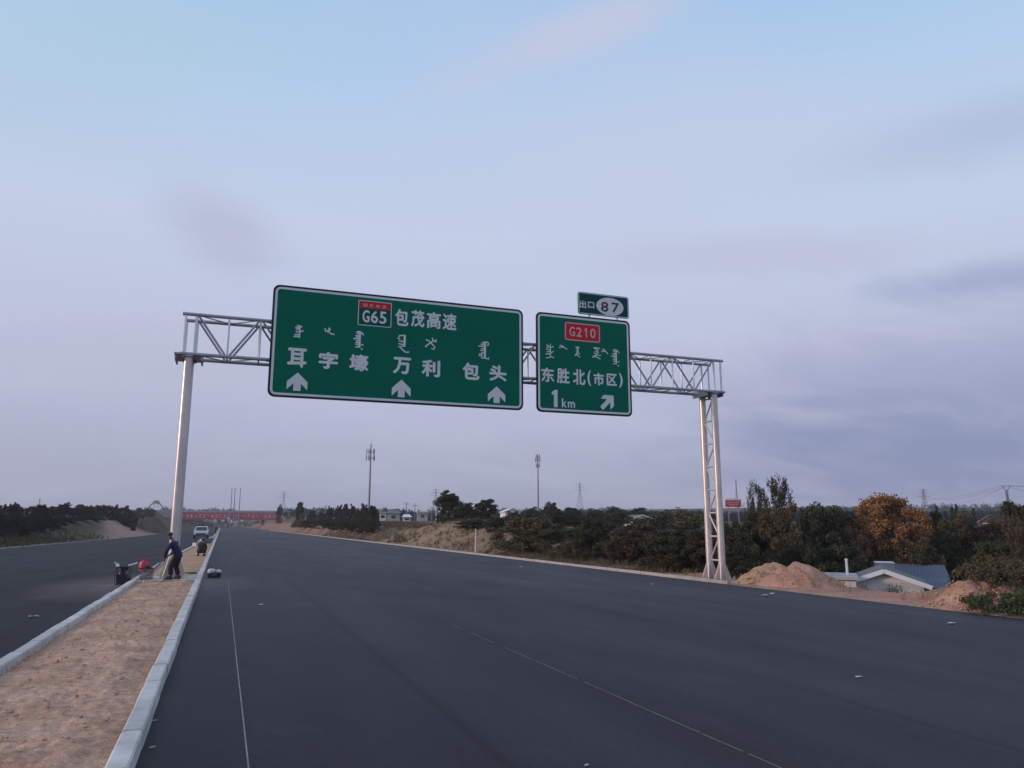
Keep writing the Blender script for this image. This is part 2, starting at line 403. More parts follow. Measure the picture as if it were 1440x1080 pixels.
# ------------------------------------------------------------------ lettering helpers on the sign plane
def glyph(mb, ch, x0, x1, z0, z1, y, bold=.012, keep=False):
    """one character fitted in a box of the sign plane, 3 mm thick"""
    c = bpy.data.curves.new('t', 'FONT'); c.body = ch; c.offset = bold; c.resolution_u = 3
    o = bpy.data.objects.new('t', c); COL.objects.link(o)
    dg = bpy.context.evaluated_depsgraph_get(); me = bpy.data.meshes.new_from_object(o.evaluated_get(dg))
    co = [v.co.copy() for v in me.vertices]
    if co:
        a0 = min(v.x for v in co); a1 = max(v.x for v in co); b0 = min(v.y for v in co); b1 = max(v.y for v in co)
        sx = (x1-x0)/max(a1-a0, 1e-6); sz = (z1-z0)/max(b1-b0, 1e-6)
        mb.add([(x0+(v.x-a0)*sx, y, z0+(v.y-b0)*sz) for v in co], [tuple(p.vertices) for p in me.polygons])
    bpy.data.objects.remove(o); bpy.data.curves.remove(c); bpy.data.meshes.remove(me)
YS = 25.40                                              # sign face
def bold_glyph(mb, ch, x0, x1, z0, z1, y, b):
    """thicken by shifted copies, each a hair in front of the last"""
    for i, (dx, dz) in enumerate(((-1,0),(1,0),(0,1),(0,-1),(0,0))): glyph(mb, ch, x0+b+dx*b, x1-b+dx*b, z0+b+dz*b, z1-b+dz*b, y-.0005*i, 0)
def letters(name, mtl, parent, items, ref, b=.016, y=-.006):
    for ch, q in items:
        m = MB(); box_px(ch, m, *q, ref, b, y); m.build(name, mtl, parent)
def box_px(ch, mb, px0, px1, py0, py1, ref, bold=.012, y=-.006):
    cx, cz = on_Y((px0+px1)/2, (py0+py1)/2, YS)
    w = (on_Y(px1, (py0+py1)/2, YS)[0]-on_Y(px0, (py0+py1)/2, YS)[0]); h = on_Y((px0+px1)/2, py0, YS)[1]-on_Y((px0+px1)/2, py1, YS)[1]
    h -= w*.075
    cx -= ref[0]; cz -= ref[1]
    (bold_glyph if bold > 0 else glyph)(mb, ch, cx-w/2, cx+w/2, cz-h/2, cz+h/2, y, bold)
def rrect(x0, x1, z0, z1, r, n=6):
    out = []
    for cx, cz, a in ((x1-r, z1-r, 0), (x0+r, z1-r, 90), (x0+r, z0+r, 180), (x1-r, z0+r, 270)):
        for i in range(n+1):
            t = R(a+90*i/n); out.append((cx+r*math.cos(t), cz+r*math.sin(t)))
    return out
def ring(mb, x0, x1, z0, z1, r, w, y0, y1):
    A = rrect(x0, x1, z0, z1, r); B = rrect(x0+w, x1-w, z0+w, z1-w, max(r-w, .01)); n = len(A)
    vs = [(x, y0, z) for x, z in A]+[(x, y0, z) for x, z in B]+[(x, y1, z) for x, z in A]+[(x, y1, z) for x, z in B]
    fs = []
    for i in range(n):
        q = (i+1) % n; fs += [(i, q, n+q, n+i), (i, 2*n+i, 2*n+q, q), (n+i, n+q, 3*n+q, 3*n+i)]
    mb.add(vs, fs)
def panel(parent, W, H, r, inset=.07, bw=.075, edge=True):
    m = MB(); m.prism(rrect(-W/2, W/2, 0, H, r), 0, .035); m.build('panel', M['green_dark'] if edge else M['green'], parent)
    m = MB(); m.prism(rrect(-W/2+inset, W/2-inset, inset, H-inset, r*.8), -.002, .0); m.build('face', M['green'], parent)
    m = MB(); ring(m, -W/2+inset, W/2-inset, inset, H-inset, r*.8, bw, -.005, -.002); m.build('border', M['sheet'], parent)
    k = max(2, int(W/1.2))
    for i in range(k):
        m = MB(); x = -W/2+W*(i+.5)/k; m.box(x-.03, x+.03, .035, .10, .12, H-.12); m.build('mounting_rail', M['alu'], parent)
def stroke(mb, pts, w, bx, y=-.006):
    """poly-line brush stroke, unit box mapped into bx=(x0,x1,z0,z1)"""
    P = [Vector((bx[0]+p[0]*(bx[1]-bx[0]), bx[2]+p[1]*(bx[3]-bx[2]))) for p in pts]
    L = []; Rr = []
    for i, p in enumerate(P):
        t = (P[min(i+1, len(P)-1)]-P[max(i-1, 0)]).normalized(); nrm = Vector((-t.y, t.x))
        L.append(p+nrm*w/2); Rr.append(p-nrm*w/2)
    n = len(P); mb.add([(v.x, y, v.y) for v in L+Rr], [(i, i+1, n+i+1, n+i) for i in range(n-1)])
def px_box(px0, px1, py0, py1, ref):
    xm, ym = (px0+px1)/2, (py0+py1)/2
    return (on_Y(px0, ym, YS)[0]-ref[0], on_Y(px1, ym, YS)[0]-ref[0], on_Y(xm, py1, YS)[1]-ref[1], on_Y(xm, py0, YS)[1]-ref[1])
MONGOL = {   # upright script words, as brush strokes in a unit box (x right, y up)
 'comb2': [[(.62,1),(.62,.78),(.2,.9)],[(.62,.8),(.2,.72)],[(.62,.72),(.95,.82)],[(.62,.78),(.6,.5),(.62,.3)],[(.6,.55),(.15,.62)],[(.6,.46),(.2,.42)],[(.62,.36),(.95,.5)],[(.62,.3),(.1,.28)],[(.62,.3),(.55,.08),(.15,.0)],[(.62,.12),(.98,.06)]],
 'tail':  [[(.02,.85),(.1,.7),(.12,.45)],[(.42,.95),(.55,.75),(.45,.55),(.3,.6)],[(.05,.5),(.4,.4),(.7,.15),(.98,.1)],[(.42,.85),(.5,.55)]],
 'spine': [[(.3,.95),(.5,1),(.75,.95),(.95,.82)],[(.62,.97),(.6,.5),(.6,.12)],[(.6,.86),(.3,.9)],[(.6,.78),(.2,.74)],[(.6,.70),(.28,.66)],[(.6,.6),(.05,.58)],[(.6,.52),(.28,.48)],[(.6,.42),(.25,.38)],[(.6,.32),(.25,.28)],[(.6,.2),(.25,.12)],[(.74,.27),(.95,.3)],[(.74,.03),(.9,.06)]],
 'hook':  [[(.6,1),(.6,.6),(.58,.36)],[(.6,.98),(.2,.95),(.08,.78),(.25,.76)],[(.6,.62),(.15,.66)],[(.6,.45),(.12,.5)],[(.58,.38),(.1,.32),(.35,.24),(.7,.05),(.98,.08)]],
 'cross': [[(.05,.8),(.3,.72),(.55,.5),(.85,.2),(.75,.0),(.55,.06)],[(.6,1),(.68,.8),(.95,.66)],[(.95,.9),(.92,.66)],[(.7,.75),(.4,.5),(.02,.22)],[(.02,.22),(.12,.14)]],
 'bar':   [[(.62,1),(.62,.1)],[(.66,1),(.9,.97),(.95,.84),(.8,.8)],[(.62,.98),(.35,.95)],[(.62,.86),(.25,.84)],[(.62,.74),(.05,.72)],[(.62,.62),(.28,.58)],[(.62,.5),(.22,.48)],[(.62,.38),(.3,.34)],[(.4,.26),(.12,.28),(.12,.18),(.4,.16)],[(.62,.1),(.3,.04)],[(.62,.06),(.95,.02),(.95,.12)]],
 'zig':   [[(.3,1),(.7,.98),(.8,.88)],[(.62,.98),(.58,.7),(.62,.5)],[(.6,.86),(.15,.84)],[(.6,.74),(.2,.70)],[(.62,.56),(.98,.6)],[(.62,.5),(.2,.5)],[(.62,.5),(.58,.2),(.62,.02)],[(.6,.3),(.1,.24)],[(.6,.14),(.0,.1)]],
 'short': [[(.1,.75),(.3,.9),(.35,.5)],[(.3,.85),(.55,.6),(.98,.05)],[(.0,.35),(.3,.5),(.55,.45)]],
 'eye':   [[(.2,.95),(.5,1),(.85,.95)],[(.3,.9),(.7,.8),(.3,.68),(.75,.6)],[(.6,.95),(.6,.35)],[(.6,.45),(.25,.5)],[(.6,.35),(.2,.25),(.05,.1),(.4,.2),(.9,.0)],[(.7,.3),(.95,.35)]],
}
def mongol(mb, key, px, ref, w=.045, y=-.006):
    b = px_box(*px, ref)
    for i, s in enumerate(MONGOL[key]): stroke(mb, s, w*(1.7 if key in ('spine', 'bar', 'hook') and i == (1 if key == 'spine' else 0) else 1), b, y-.0006*i)
def arrow(mb, b, y=-.006, rot=0, slim=False):
    pts = [(.5,1),(1.0,.50),(1.0,.06),(.68,.40),(.68,0),(.32,0),(.32,.40),(0,.06),(0,.50)]
    if slim: pts = [(.5,1),(1.0,.62),(1.0,.34),(.65,.58),(.65,0),(.35,0),(.35,.58),(0,.34),(0,.62)]
    cx, cz = (b[0]+b[1])/2, (b[2]+b[3])/2; w, h = b[1]-b[0], b[3]-b[2]; out = []
    for u, v in pts:
        x, z = (u-.5)*w, (v-.5)*h
        out.append((cx+x*math.cos(rot)+z*math.sin(rot), y, cz-x*math.sin(rot)+z*math.cos(rot)))
    # head and shaft as convex pieces
    o = out; mb.add(o, [(0,8,7,6),(0,3,2,1),(0,6,3),(6,5,4,3)])

# ------------------------------------------------------------------ big direction sign
ref1 = (5.53, 5.77)
s1 = thing('direction_sign', 'widest green motorway sign on the gantry, with three upright arrows', 'road sign', (ref1[0], YS, ref1[1]))
panel(s1, 8.86, 3.77, .22)
bold = .014
letters('place_character', M['sheet'], s1, (('耳',(404,431.5,488.5,517.5)),('字',(448,475.5,494,520)),('壕',(491,518.6,497,523)),('万',(552.5,578,501.5,527)),('利',(593,619,505,531)),('包',(650,674.5,509,535)),('头',(688,712.5,512.5,537))), ref1, .024)
letters('route_character', M['sheet'], s1, (('包',(555.5,574.5,434,459)),('茂',(578,597,435.5,460.5)),('高',(600,620,438,463)),('速',(622.5,642,440,465))), ref1, .016)
for k, b in (('zig',(413,427,458,475.5)),('tail',(456,471,460.5,471)),('spine',(496,512,466,492)),('hook',(558,576,471,496.5)),('cross',(598,614,475,491)),('bar',(672,688,480.6,505))):
    m = MB(); mongol(m, k, b, ref1); m.build('script_word', M['sheet'], s1)
for b in ((403.4,432.5,523,550.5),(551,577.5,533,559.5),(686,710.5,542.5,567.5)):
    m = MB(); bb = px_box(*b, ref1); w = bb[1]-bb[0]; cz = (bb[2]+bb[3])/2; h = bb[3]-bb[2]-.04
    arrow(m, (bb[0], bb[1], cz-h/2, cz+h/2)); m.build('arrow', M['sheet'], s1)
bb = px_box(503.5, 550.5, 424, 459, ref1)
m = MB(); m.prism(rrect(bb[0], bb[1], bb[2], bb[3], .03), -.006, -.002); sh = m.build('route_shield', M['shield_dark'], s1)
m = MB(); ring(m, bb[0], bb[1], bb[2], bb[3], .03, .024, -.009, -.006); m.build('shield_border', M['sheet'], sh)
zr = bb[2]+(bb[3]-bb[2])*.70
m = MB(); m.prism([(bb[0]+.035, zr), (bb[1]-.035, zr), (bb[1]-.035, bb[3]-.035), (bb[0]+.035, bb[3]-.035)], -.009, -.006); m.build('red_band', M['red'], sh)
W = bb[1]-bb[0]
for i, ch in enumerate('国家高速'):
    m = MB(); x = bb[0]+W*(.14+.19*i); glyph(m, ch, x, x+W*.125, zr+.045, zr+.155, -.011, 0); m.build('band_character', M['redpink'], sh)
for i, ch in enumerate('G65'):
    m = MB(); x = bb[0]+W*(.13+.255*i); bold_glyph(m, ch, x, x+W*.215, bb[2]+.11, zr-.07, -.009, .012); m.build('route_character', M['sheet'], sh)

# ------------------------------------------------------------------ exit sign
ref2 = (12.46, 5.76)
s2 = thing('exit_sign', 'nearly square green exit sign with red route plate and slanted arrow', 'road sign', (ref2[0], YS, ref2[1]))
panel(s2, 3.96, 3.78, .2)
letters('place_character', M['sheet'], s2, (('东',(761,779.5,516,538)),('胜',(783,801,517,540)),('北',(805.5,823,518.5,542)),('(',(826,831,520.5,543)),('市',(834.5,849.5,523.5,543)),('区',(853,867.5,525,543)),(')',(870.5,875.5,524.5,545.5))), ref2, .016)
for k, b in (('comb2',(766,779,483,504)),('short',(786,797.5,485,491.5)),('eye',(807.6,816,488,502)),('eye',(831.7,845.6,489,504.6)),('short',(845.6,855,490,498)),('spine',(858.5,871.5,491.7,515))):
    m = MB(); mongol(m, k, b, ref2, .038); m.build('script_word', M['sheet'], s2)
m = MB(); a0, a1, b0, b1 = px_box(776, 784, 548, 572.5, ref2); w = a1-a0
m.add([(a0+w*.35, -.006, b0), (a1, -.006, b0), (a1, -.006, b1), (a0+w*.5, -.006, b1), (a0+w*.35, -.006, b1-.09)], [(0,1,2,3,4)]); m.add([(a0, -.0065, b1-.2), (a0+w*.4, -.0065, b1-.17), (a0+w*.6, -.0065, b1), (a0+w*.4, -.0065, b1-.04), (a0, -.0065, b1-.09)], [(0,1,2,3,4)])
m.build('distance_digit', M['sheet'], s2); m = MB()
bb = px_box(790, 808.5, 560.5, 574, ref2); w = bb[1]-bb[0]; h = bb[3]-bb[2]-.03
bold_glyph(m, 'k', bb[0], bb[0]+w*.37, bb[2]+.02, bb[3], -.006, .01); bold_glyph(m, 'm', bb[0]+w*.45, bb[1], bb[2]+.02, bb[2]+.02+h*.7, -.006, .01)
m.build('distance_lettering', M['sheet'], s2)
m = MB(); bb = px_box(844, 864.5, 553, 575, ref2); cx, cz = (bb[0]+bb[1])/2, (bb[2]+bb[3])/2
arrow(m, (cx-.29, cx+.29, cz-.40, cz+.33), rot=R(45), slim=True); m.build('arrow', M['sheet'], s2)
bb = px_box(794, 843.7, 454.8, 480.4, ref2)
m = MB(); m.prism(rrect(bb[0], bb[1], bb[2], bb[3], .09), -.006, -.002); sh = m.build('route_plate', M['red'], s2)
m = MB(); ring(m, bb[0]+.012, bb[1]-.012, bb[2]+.012, bb[3]-.012, .085, .035, -.009, -.006); m.build('plate_border', M['redpink'], sh)
W = bb[1]-bb[0]; H = bb[3]-bb[2]
for i, ch in enumerate('G210'):
    m = MB(); x = bb[0]+W*(.13+.195*i); ww = W*.155
    if ch == '1': z0, z1 = bb[2]+H*.24, bb[3]-H*.24; m.add([(x+ww*.45, -.009, z0), (x+ww*.66, -.009, z0), (x+ww*.66, -.009, z1), (x+ww*.45, -.009, z1)], [(0,1,2,3)]); m.add([(x+ww*.15, -.0095, z1-.09), (x+ww*.2, -.0095, z1-.13), (x+ww*.6, -.0095, z1-.03), (x+ww*.55, -.0095, z1)], [(0,1,2,3)])
    else: bold_glyph(m, ch, x, x+ww, bb[2]+H*.24, bb[3]-H*.24, -.009, .007)
    m.build('route_character', M['redpink'], sh)

# ------------------------------------------------------------------ exit number plate on top
ref3 = (13.32, 9.63)
s3 = thing('exit_number_sign', 'small green exit number plate standing above the square exit sign', 'road sign', (ref3[0], YS, ref3[1]))
m = MB(); m.prism(rrect(-1.1, 1.1, 0, .88, .1), 0, .03); m.build('panel', M['green_dark'], s3)
m = MB(); ring(m, -1.08, 1.08, .02, .86, .09, .03, -.005, 0); m.build('border', M['sheet'], s3)
m = MB(); m.prism(rrect(-1.05, 1.05, .05, .83, .07), -.002, 0); m.build('face', M['green_plate'], s3)
bb = px_box(838.5, 876.7, 418, 445, ref3); cx, cz = (bb[0]+bb[1])/2, (bb[2]+bb[3])/2
m = MB(); m.prism([(cx+(bb[1]-bb[0])/2*math.cos(2*PI*i/40), cz+.36*math.sin(2*PI*i/40)) for i in range(40)], -.006, -.002); el = m.build('number_oval', M['sheet'], s3)
letters('number_character', M['black'], el, (('8',(845,855.5,424,439)),('7',(860,870.5,425.5,440.5))), ref3, .012, -.009)
letters('character', M['sheet'], s3, (('出',(814.8,824.2,422,433.6)),('口',(826.8,835.5,424.3,433.8))), ref3, .008)
for x in (-.6, .6):
    m = MB(); m.box(x-.03, x+.03, .032, .085, -.5, .7); m.build('mounting_rail', M['alu'], s3)

# ------------------------------------------------------------------ gantry
YF, YB = 25.62, 26.47; ZB, ZT = 7.02, 8.32; XL, XR = -1.17, 18.40; NP = 20; DX = (XR-XL)/NP
gt = thing('sign_gantry', 'long silver steel lattice gantry carrying the green signs over the carriageway', 'gantry', (8.6, 26, 0))
def part(mb, name, mtl=None, parent=None, smooth=False):
    p = parent or gt
    o = mb.build(name, mtl or M['galv'], p, smooth)
    if p is gt: o.matrix_parent_inverse = Matrix.Translation((-8.6, -26, 0))
    return o
for y in (YF, YB):
    for z in (ZB, ZT):
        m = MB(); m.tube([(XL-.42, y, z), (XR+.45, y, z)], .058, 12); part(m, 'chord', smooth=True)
for y in (YF, YB):
    xsV = [XL-.33]+[XL+DX*i for i in range(NP+1)]+[XR+.33]
    for x in xsV:
        m = MB(); m.tube([(x, y, ZB+.05), (x, y, ZT-.05)], .03 if XL < x < XR else .042, 8); part(m, 'vertical', M['galv_sunlit'], smooth=True)
    for i in range(NP):
        a, b = XL+DX*i, XL+DX*(i+1)
        if i % 2 == 0: p, q = (a+.07, y, ZT-.05), (b-.07, y, ZB+.05)
        else: p, q = (a+.07, y, ZB+.05), (b-.07, y, ZT-.05)
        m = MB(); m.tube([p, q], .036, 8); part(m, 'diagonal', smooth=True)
for z in (ZB, ZT):
    for i in range(NP+1):
        x = XL+DX*i
        m = MB(); m.tube([(x, YF+.05, z), (x, YB-.05, z)], .026, 8); part(m, 'cross_strut', smooth=True)
        if i < NP:
            y0, y1 = (YF+.05, YB-.05) if i % 2 == 0 else (YB-.05, YF+.05)
            m = MB(); m.tube([(x+.05, y0, z+.0), (x+DX-.05, y1, z+.0)], .022, 8); part(m, 'lacing', smooth=True)
for x, zb, side in ((-1.32, .12, -1), (18.36, -.42, 1)):
    for y in (YF+.02, YB-.02):
        m = MB(); m.tube([(x, y, zb+.03), (x, y, ZB-.10)], .136, 28); po = part(m, 'post', M['post'], smooth=True)
        b = MB(); b.box(x-.34, x+.34, y-.30, y+.30, zb-.06, zb+.03); part(b, 'base_plate', M['post'], po)
        g = MB()
        for k in range(8):
            a = PI/4*k+.001; c, s = math.cos(a), math.sin(a)
            if abs(s) > .9: hgt, ext = .5, .14
            else: hgt, ext = .62, .19
            r0, r1 = .13, .136+ext; nrm = Vector((-s, c, 0))*.008
            pts = [Vector((x+c*r0, y+s*r0, zb+.03)), Vector((x+c*r1, y+s*r1, zb+.03)), Vector((x+c*r1, y+s*r1, zb+.10)), Vector((x+c*r0, y+s*r0, zb+.03+hgt))]
            g.add([p+nrm for p in pts]+[p-nrm for p in pts], [(0,1,2,3),(7,6,5,4),(0,4,5,1),(1,5,6,2),(2,6,7,3),(3,7,4,0)])
        part(g, 'base_gusset', M['post'], po)
        f = MB(); f.tube([(x, y, ZB-.105), (x, y, ZB-.06)], .22, 20); part(f, 'cap_flange', M['galv'], po)
    m = MB(); m.bar((x-.42 if side < 0 else x-.35, (YF+YB)/2, ZB-.085+.055), (x+.42, (YF+YB)/2, ZB-.085+.055), 1.25, .05); part(m, 'saddle_plate')
    m = MB(); m.bar((x-.38, YF-.08, ZB-.12), (x-.38, YB+.08, ZB-.12), .05, .14); m.bar((x+.38, YF-.08, ZB-.12), (x+.38, YB+.08, ZB-.12), .05, .14); part(m, 'saddle_beam')
    n = 7; dz = (ZB-.25-(zb+.75))/n
    for i in range(n+1):
        z = zb+.75+dz*i
        m = MB(); m.tube([(x, YF+.15, z), (x, YB-.15, z)], .036, 8); part(m, 'post_rung', M['post'], smooth=True)
        if i < n:
            a, b = (YF+.13, YB-.13) if i % 2 == 0 else (YB-.13, YF+.13)
            m = MB(); m.tube([(x, b, z+.05), (x, a, z+dz-.05)], .032, 8); part(m, 'post_brace', M['post'], smooth=True)
    m = MB()
    m.box(x-.62, x+.62, YF-.45, YB+.45, zb-.5, zb-.06) if side > 0 else m.box(x-.6, x+.6, YF-.35, YB+.35, zb-.3, zb-.06)
    part(m, 'footing', M['pad'])

# ------------------------------------------------------------------ vegetation
def leaves_mesh(name, centres, radii, per, size, mtl, squash=.8, up=0.0):
    """many small leaf faces in clumps; centres (n,3), radii (n,)"""
    n = len(centres); C = np.repeat(centres, per, 0); Rr = np.repeat(radii, per)[:, None]
    d = RNG.normal(size=(n*per, 3)); d /= np.linalg.norm(d, axis=1)[:, None]
    d *= (RNG.random((n*per, 1))**.45); d[:, 2] *= squash
    P = C+d*Rr
    a = RNG.normal(size=(n*per, 3)); a[:, 2] += up; a /= np.linalg.norm(a, axis=1)[:, None]
    b = RNG.normal(size=(n*per, 3)); b -= a*(a*b).sum(1)[:, None]; b /= np.linalg.norm(b, axis=1)[:, None]
    s = size*RNG.uniform(.6, 1.4, (n*per, 1)); L = a*s; W = b*s*.42
    V = np.stack([P-L*.5, P+W, P+L*.6, P-W], 1).reshape(-1, 3)
    me = bpy.data.meshes.new(name); N = n*per
    me.vertices.add(4*N); me.vertices.foreach_set('co', V.astype(np.float32).ravel())
    me.loops.add(4*N); me.loops.foreach_set('vertex_index', np.arange(4*N, dtype=np.int32))
    me.polygons.add(N); me.polygons.foreach_set('loop_start', np.arange(0, 4*N, 4, dtype=np.int32)); me.polygons.foreach_set('loop_total', np.full(N, 4, dtype=np.int32))
    me.materials.append(mtl); me.update(); me.validate(); return me
def limb_tree(mb, h, r0, spread, n, z0=.12, seg=4, up=.9):
    tips = []
    top = Vector((random.uniform(-.06, .06)*h, random.uniform(-.06, .06)*h, h*.93))
    pts = [Vector((0,0,-.15*h))]+[Vector((top.x*t+random.uniform(-.015,.015)*h, top.y*t+random.uniform(-.015,.015)*h, top.z*t)) for t in (.1,.3,.5,.7,.85,1)]
    mb.tube(pts, [r0*1.25, r0, r0*.8, r0*.6, r0*.42, r0*.28, r0*.08], 7); tips.append(pts[-1])
    for i in range(n):
        t = z0+(.9-z0)*(i+random.random())/n; b = pts[1]+(top-pts[1])*t; a = random.random()*2*PI
        ln = spread*random.uniform(.7, 1.15)*(1-.55*t); q = b; l = [b]
        dirv = Vector((math.cos(a), math.sin(a), up*random.uniform(.6, 1.4))).normalized()
        for k in range(seg):
            dirv = (dirv+Vector((random.uniform(-.2,.2), random.uniform(-.2,.2), random.uniform(-.05,.28)))).normalized()
            q = q+dirv*ln/seg*1.2; l.append(q)
            if k >= 1:
                e = q+Vector((random.uniform(-1,1), random.uniform(-1,1), random.uniform(-.1,.8)))*ln*.3; mb.tube([q, e], [r0*.12, r0*.03], 4); tips.append(e)
        mb.tube(l, [r0*.36*(1-k/(seg+.6)) for k in range(seg+1)], 5); tips.append(q)
    return tips
PROTO = {}
def proto(kind, v):
    """unit-height tree: (trunk mesh, crown mesh); built once per kind and variant"""
    if (kind, v) in PROTO: return PROTO[kind, v]
    mb = MB(); k = kind
    if k == 'orange':
        limb_tree(mb, .88, .03, .36, 18, .15); ex = []
        for i in range(300):
            a = RNG.random()*2*PI; z = .12+.86*RNG.random()**.9; w = .52*math.sqrt(max(.02, 1-((z-.50)/.50)**2)) if z > .50 else .52-.10*(.50-z)
            r = w*RNG.random()**.5; ex.append((r*math.cos(a), r*math.sin(a), z-.05))
        c = np.array(ex); cr = leaves_mesh('orange_crown', c, RNG.uniform(.05, .10, len(c)), 120, .020, M['lf_orange'])
    elif k in ('dark', 'olive', 'brown', 'blue'):
        mtl = M['lf_'+k]
        tips = limb_tree(mb, 1, .028, .52, 16, .06 if k != 'orange' else .2)
        c = np.array([tuple(t) for t in tips]); c = c+RNG.normal(scale=.03, size=c.shape)
        ex = []
        for i in range(70):
            a = RNG.random()*2*PI; z = .07+.8*RNG.random()**.9; w = .50*math.sqrt(max(.05, 1-((z-.42)/.58)**2))
            r = w*RNG.random()**.42; ex.append((r*math.cos(a), r*math.sin(a), z*RNG.uniform(.92, 1.06)))
        c = np.vstack([c, ex]); c[:, 2] = np.maximum(c[:, 2], .05)
        keep = RNG.random(len(c)) > .10; c = c[keep]
        cr = leaves_mesh(k+'_crown', c, RNG.uniform(.06, .14, len(c)), 250, .025, mtl)
    elif k == 'bush':
        mtl = M['lf_olive']
        for i in range(9):
            a = random.random()*2*PI; s = random.uniform(.3, .55)
            mb.tube([(0,0,-.1), (math.cos(a)*s*.4, math.sin(a)*s*.4, .35), (math.cos(a)*s, math.sin(a)*s, .8)], [.02, .013, .004], 5)
        ex = []
        for i in range(140):
            a = RNG.random()*2*PI; z = .04+.9*RNG.random(); w = .62*math.sqrt(max(.04, 1-(z*.98)**2))
            r = w*RNG.random()**.4; ex.append((r*math.cos(a), r*math.sin(a), z))
        c = np.array(ex); cr = leaves_mesh('bush_crown', c, RNG.uniform(.07, .14, len(c)), 190, .025, mtl, .9)
    elif k == 'sparse':
        limb_tree(mb, .92, .02, .42, 22, .10, up=1.5); limb_tree(mb, .7, .014, .45, 12, .15, up=1.2); ex = []
        for i in range(120):
            a = RNG.random()*2*PI; z = .22+.76*RNG.random()**.8; w = .42*math.sqrt(max(.03, 1-((z-.55)/.45)**2)) if z > .55 else .40
            r = w*RNG.random()**.5; ex.append((r*math.cos(a), r*math.sin(a), z))
        c = np.array(ex); cr = leaves_mesh('sparse_crown', c, RNG.uniform(.03, .08, len(c)), 74, .018, M['lf_dark'], 1.3, .3)
    elif k == 'conifer':
        mb.tube([(0,0,-.1),(0,0,.5),(.01,0,.98)], [.022,.015,.004], 6)
        ex = []; rr = []
        for i in range(90):
            z = .06+.92*RNG.random()**1.15; w = .27*(1-z)**1.0+.015; a = RNG.random()*2*PI; r = w*RNG.random()**.45
            ex.append((r*math.cos(a), r*math.sin(a), z)); rr.append(.035+.05*(1-z))
        cr = leaves_mesh('conifer_crown', np.array(ex), np.array(rr)*.8, 80, .026, M['lf_blue'], .6)
    elif k == 'spike':
        mb.tube([(0,0,-.1),(0,0,.5),(.005,0,.98)], [.015,.01,.003], 6)
        z = RNG.random(60)*.93+.05; a = RNG.random(60)*2*PI; r = .10*np.sqrt(RNG.random(60))*(1.05-z)
        cr = leaves_mesh('spike_crown', np.stack([r*np.cos(a), r*np.sin(a), z], 1), np.full(60, .05), 40, .03, M['lf_blue'], 1.6)
    tm = bpy.data.meshes.new('trunk'); tm.from_pydata(mb.v, [], mb.f); tm.materials.append(M['bark'])
    tm.polygons.foreach_set('use_smooth', [True]*len(tm.polygons))
    PROTO[k, v] = (tm, cr); return PROTO[k, v]
NV = {}
def tree(kind, px, D, top, wpx, label, cat='tree', group=None, name=None, nvar=3):
    i = NV[kind] = NV.get(kind, -1)+1
    tm, cr = proto(kind, i % nvar)
    X, Y = spot(px, D); zb = gz(X, Y); h = max(.6, ztop(top, D)-zb); w = wpx/F_PX*D
    base = {'conifer': .62, 'spike': .26, 'sparse': .86, 'bush': 1.32}.get(kind, 1.12)
    sx = w/base
    nm = name or {'dark': 'broadleaf_tree', 'olive': 'broadleaf_tree', 'brown': 'broadleaf_tree', 'orange': 'autumn_tree', 'blue': 'broadleaf_tree', 'bush': 'bush', 'sparse': 'sparse_tree', 'conifer': 'conifer_tree', 'spike': 'slender_tree'}[kind]
    e = thing(nm, label, cat, (X, Y, zb), random.random()*2*PI, group)
    e.scale = (sx, sx, h)
    link('trunk', tm, e); link('crown', cr, e)
    return e
G1 = 'dark scrub trees right of the road'
# belt right of the carriageway
tree('bush', 745, 54, 727, 118, 'large rounded olive brown bush right behind the far kerb, wider than tall', 'bush')
tree('bush', 803, 48, 762, 66, 'low green tussock bush at the kerb beside the big olive bush', 'bush')
tree('dark', 833, 45, 737, 60, 'narrow dark tree at the kerb between the olive bush and the reddish shrubs')
tree('brown', 890, 42, 744, 96, 'reddish brown shrub left of the dark thicket before the lattice post', 'shrub', name='shrub')
for px, D, top, w in ((940,37,741,90),(985,36,746,76),(968,46,727,90),(915,52,728,80),(1048,44,732,80),(1100,43,724,96),(1150,43,722,104),(1180,44,730,84),(1178,52,722,110),(1075,50,727,90),(1120,37,765,96),(1180,37,768,96),(1060,36,772,70),(1238,44,766,70),(870,50,738,90),(850,56,744,80),(800,62,736,80),(1010,40,738,70),(960,40,752,90),(1020,33,770,60)):
    tree(('dark', 'dark', 'olive')[(px*7) % 3] if top < 750 else 'dark', px, D, top+8, w, 'dense dark scrub tree in the thicket on both sides of the lattice post', group=G1)
tree('sparse', 1095, 47, 673, 60, 'taller upright thin-leaved dark tree showing sky through it, right of the lattice post', nvar=4)
tree('sparse', 1066, 49, 681, 42, 'shorter upright thin-leaved tree just left of the tallest one', nvar=4)
tree('spike', 1128, 52, 711, 14, 'small thin dark tree top poking above the thicket right of the tall thin tree')
tree('orange', 1250, 44, 692, 128, 'round orange autumn tree standing above the white gabled house')
tree('brown', 1206, 42, 762, 52, 'brown leaved shrub at the left foot of the orange tree', 'shrub', name='shrub')
tree('brown', 1268, 42, 768, 66, 'brown leaved shrub under the orange tree', 'shrub', name='shrub')
tree('dark', 1304, 46, 738, 66, 'dark tree filling the gap right of the orange tree, behind the blue roof')
G2 = 'mixed shrubs behind the blue roof and the grass bank'
for k, px, D, top, w in (('olive',1345,52,737,80),('brown',1372,46,748,72),('olive',1408,46,744,70),('brown',1432,42,752,60),('dark',1330,44,762,70),('dark',1390,40,770,80),('dark',1292,41,772,56),('olive',1440,50,735,70),('dark',1465,44,730,70)):
    tree(k, px, D, top, w, 'dull green or brown shrub in the belt behind the blue roof and grass bank', 'shrub', G2, name='shrub')
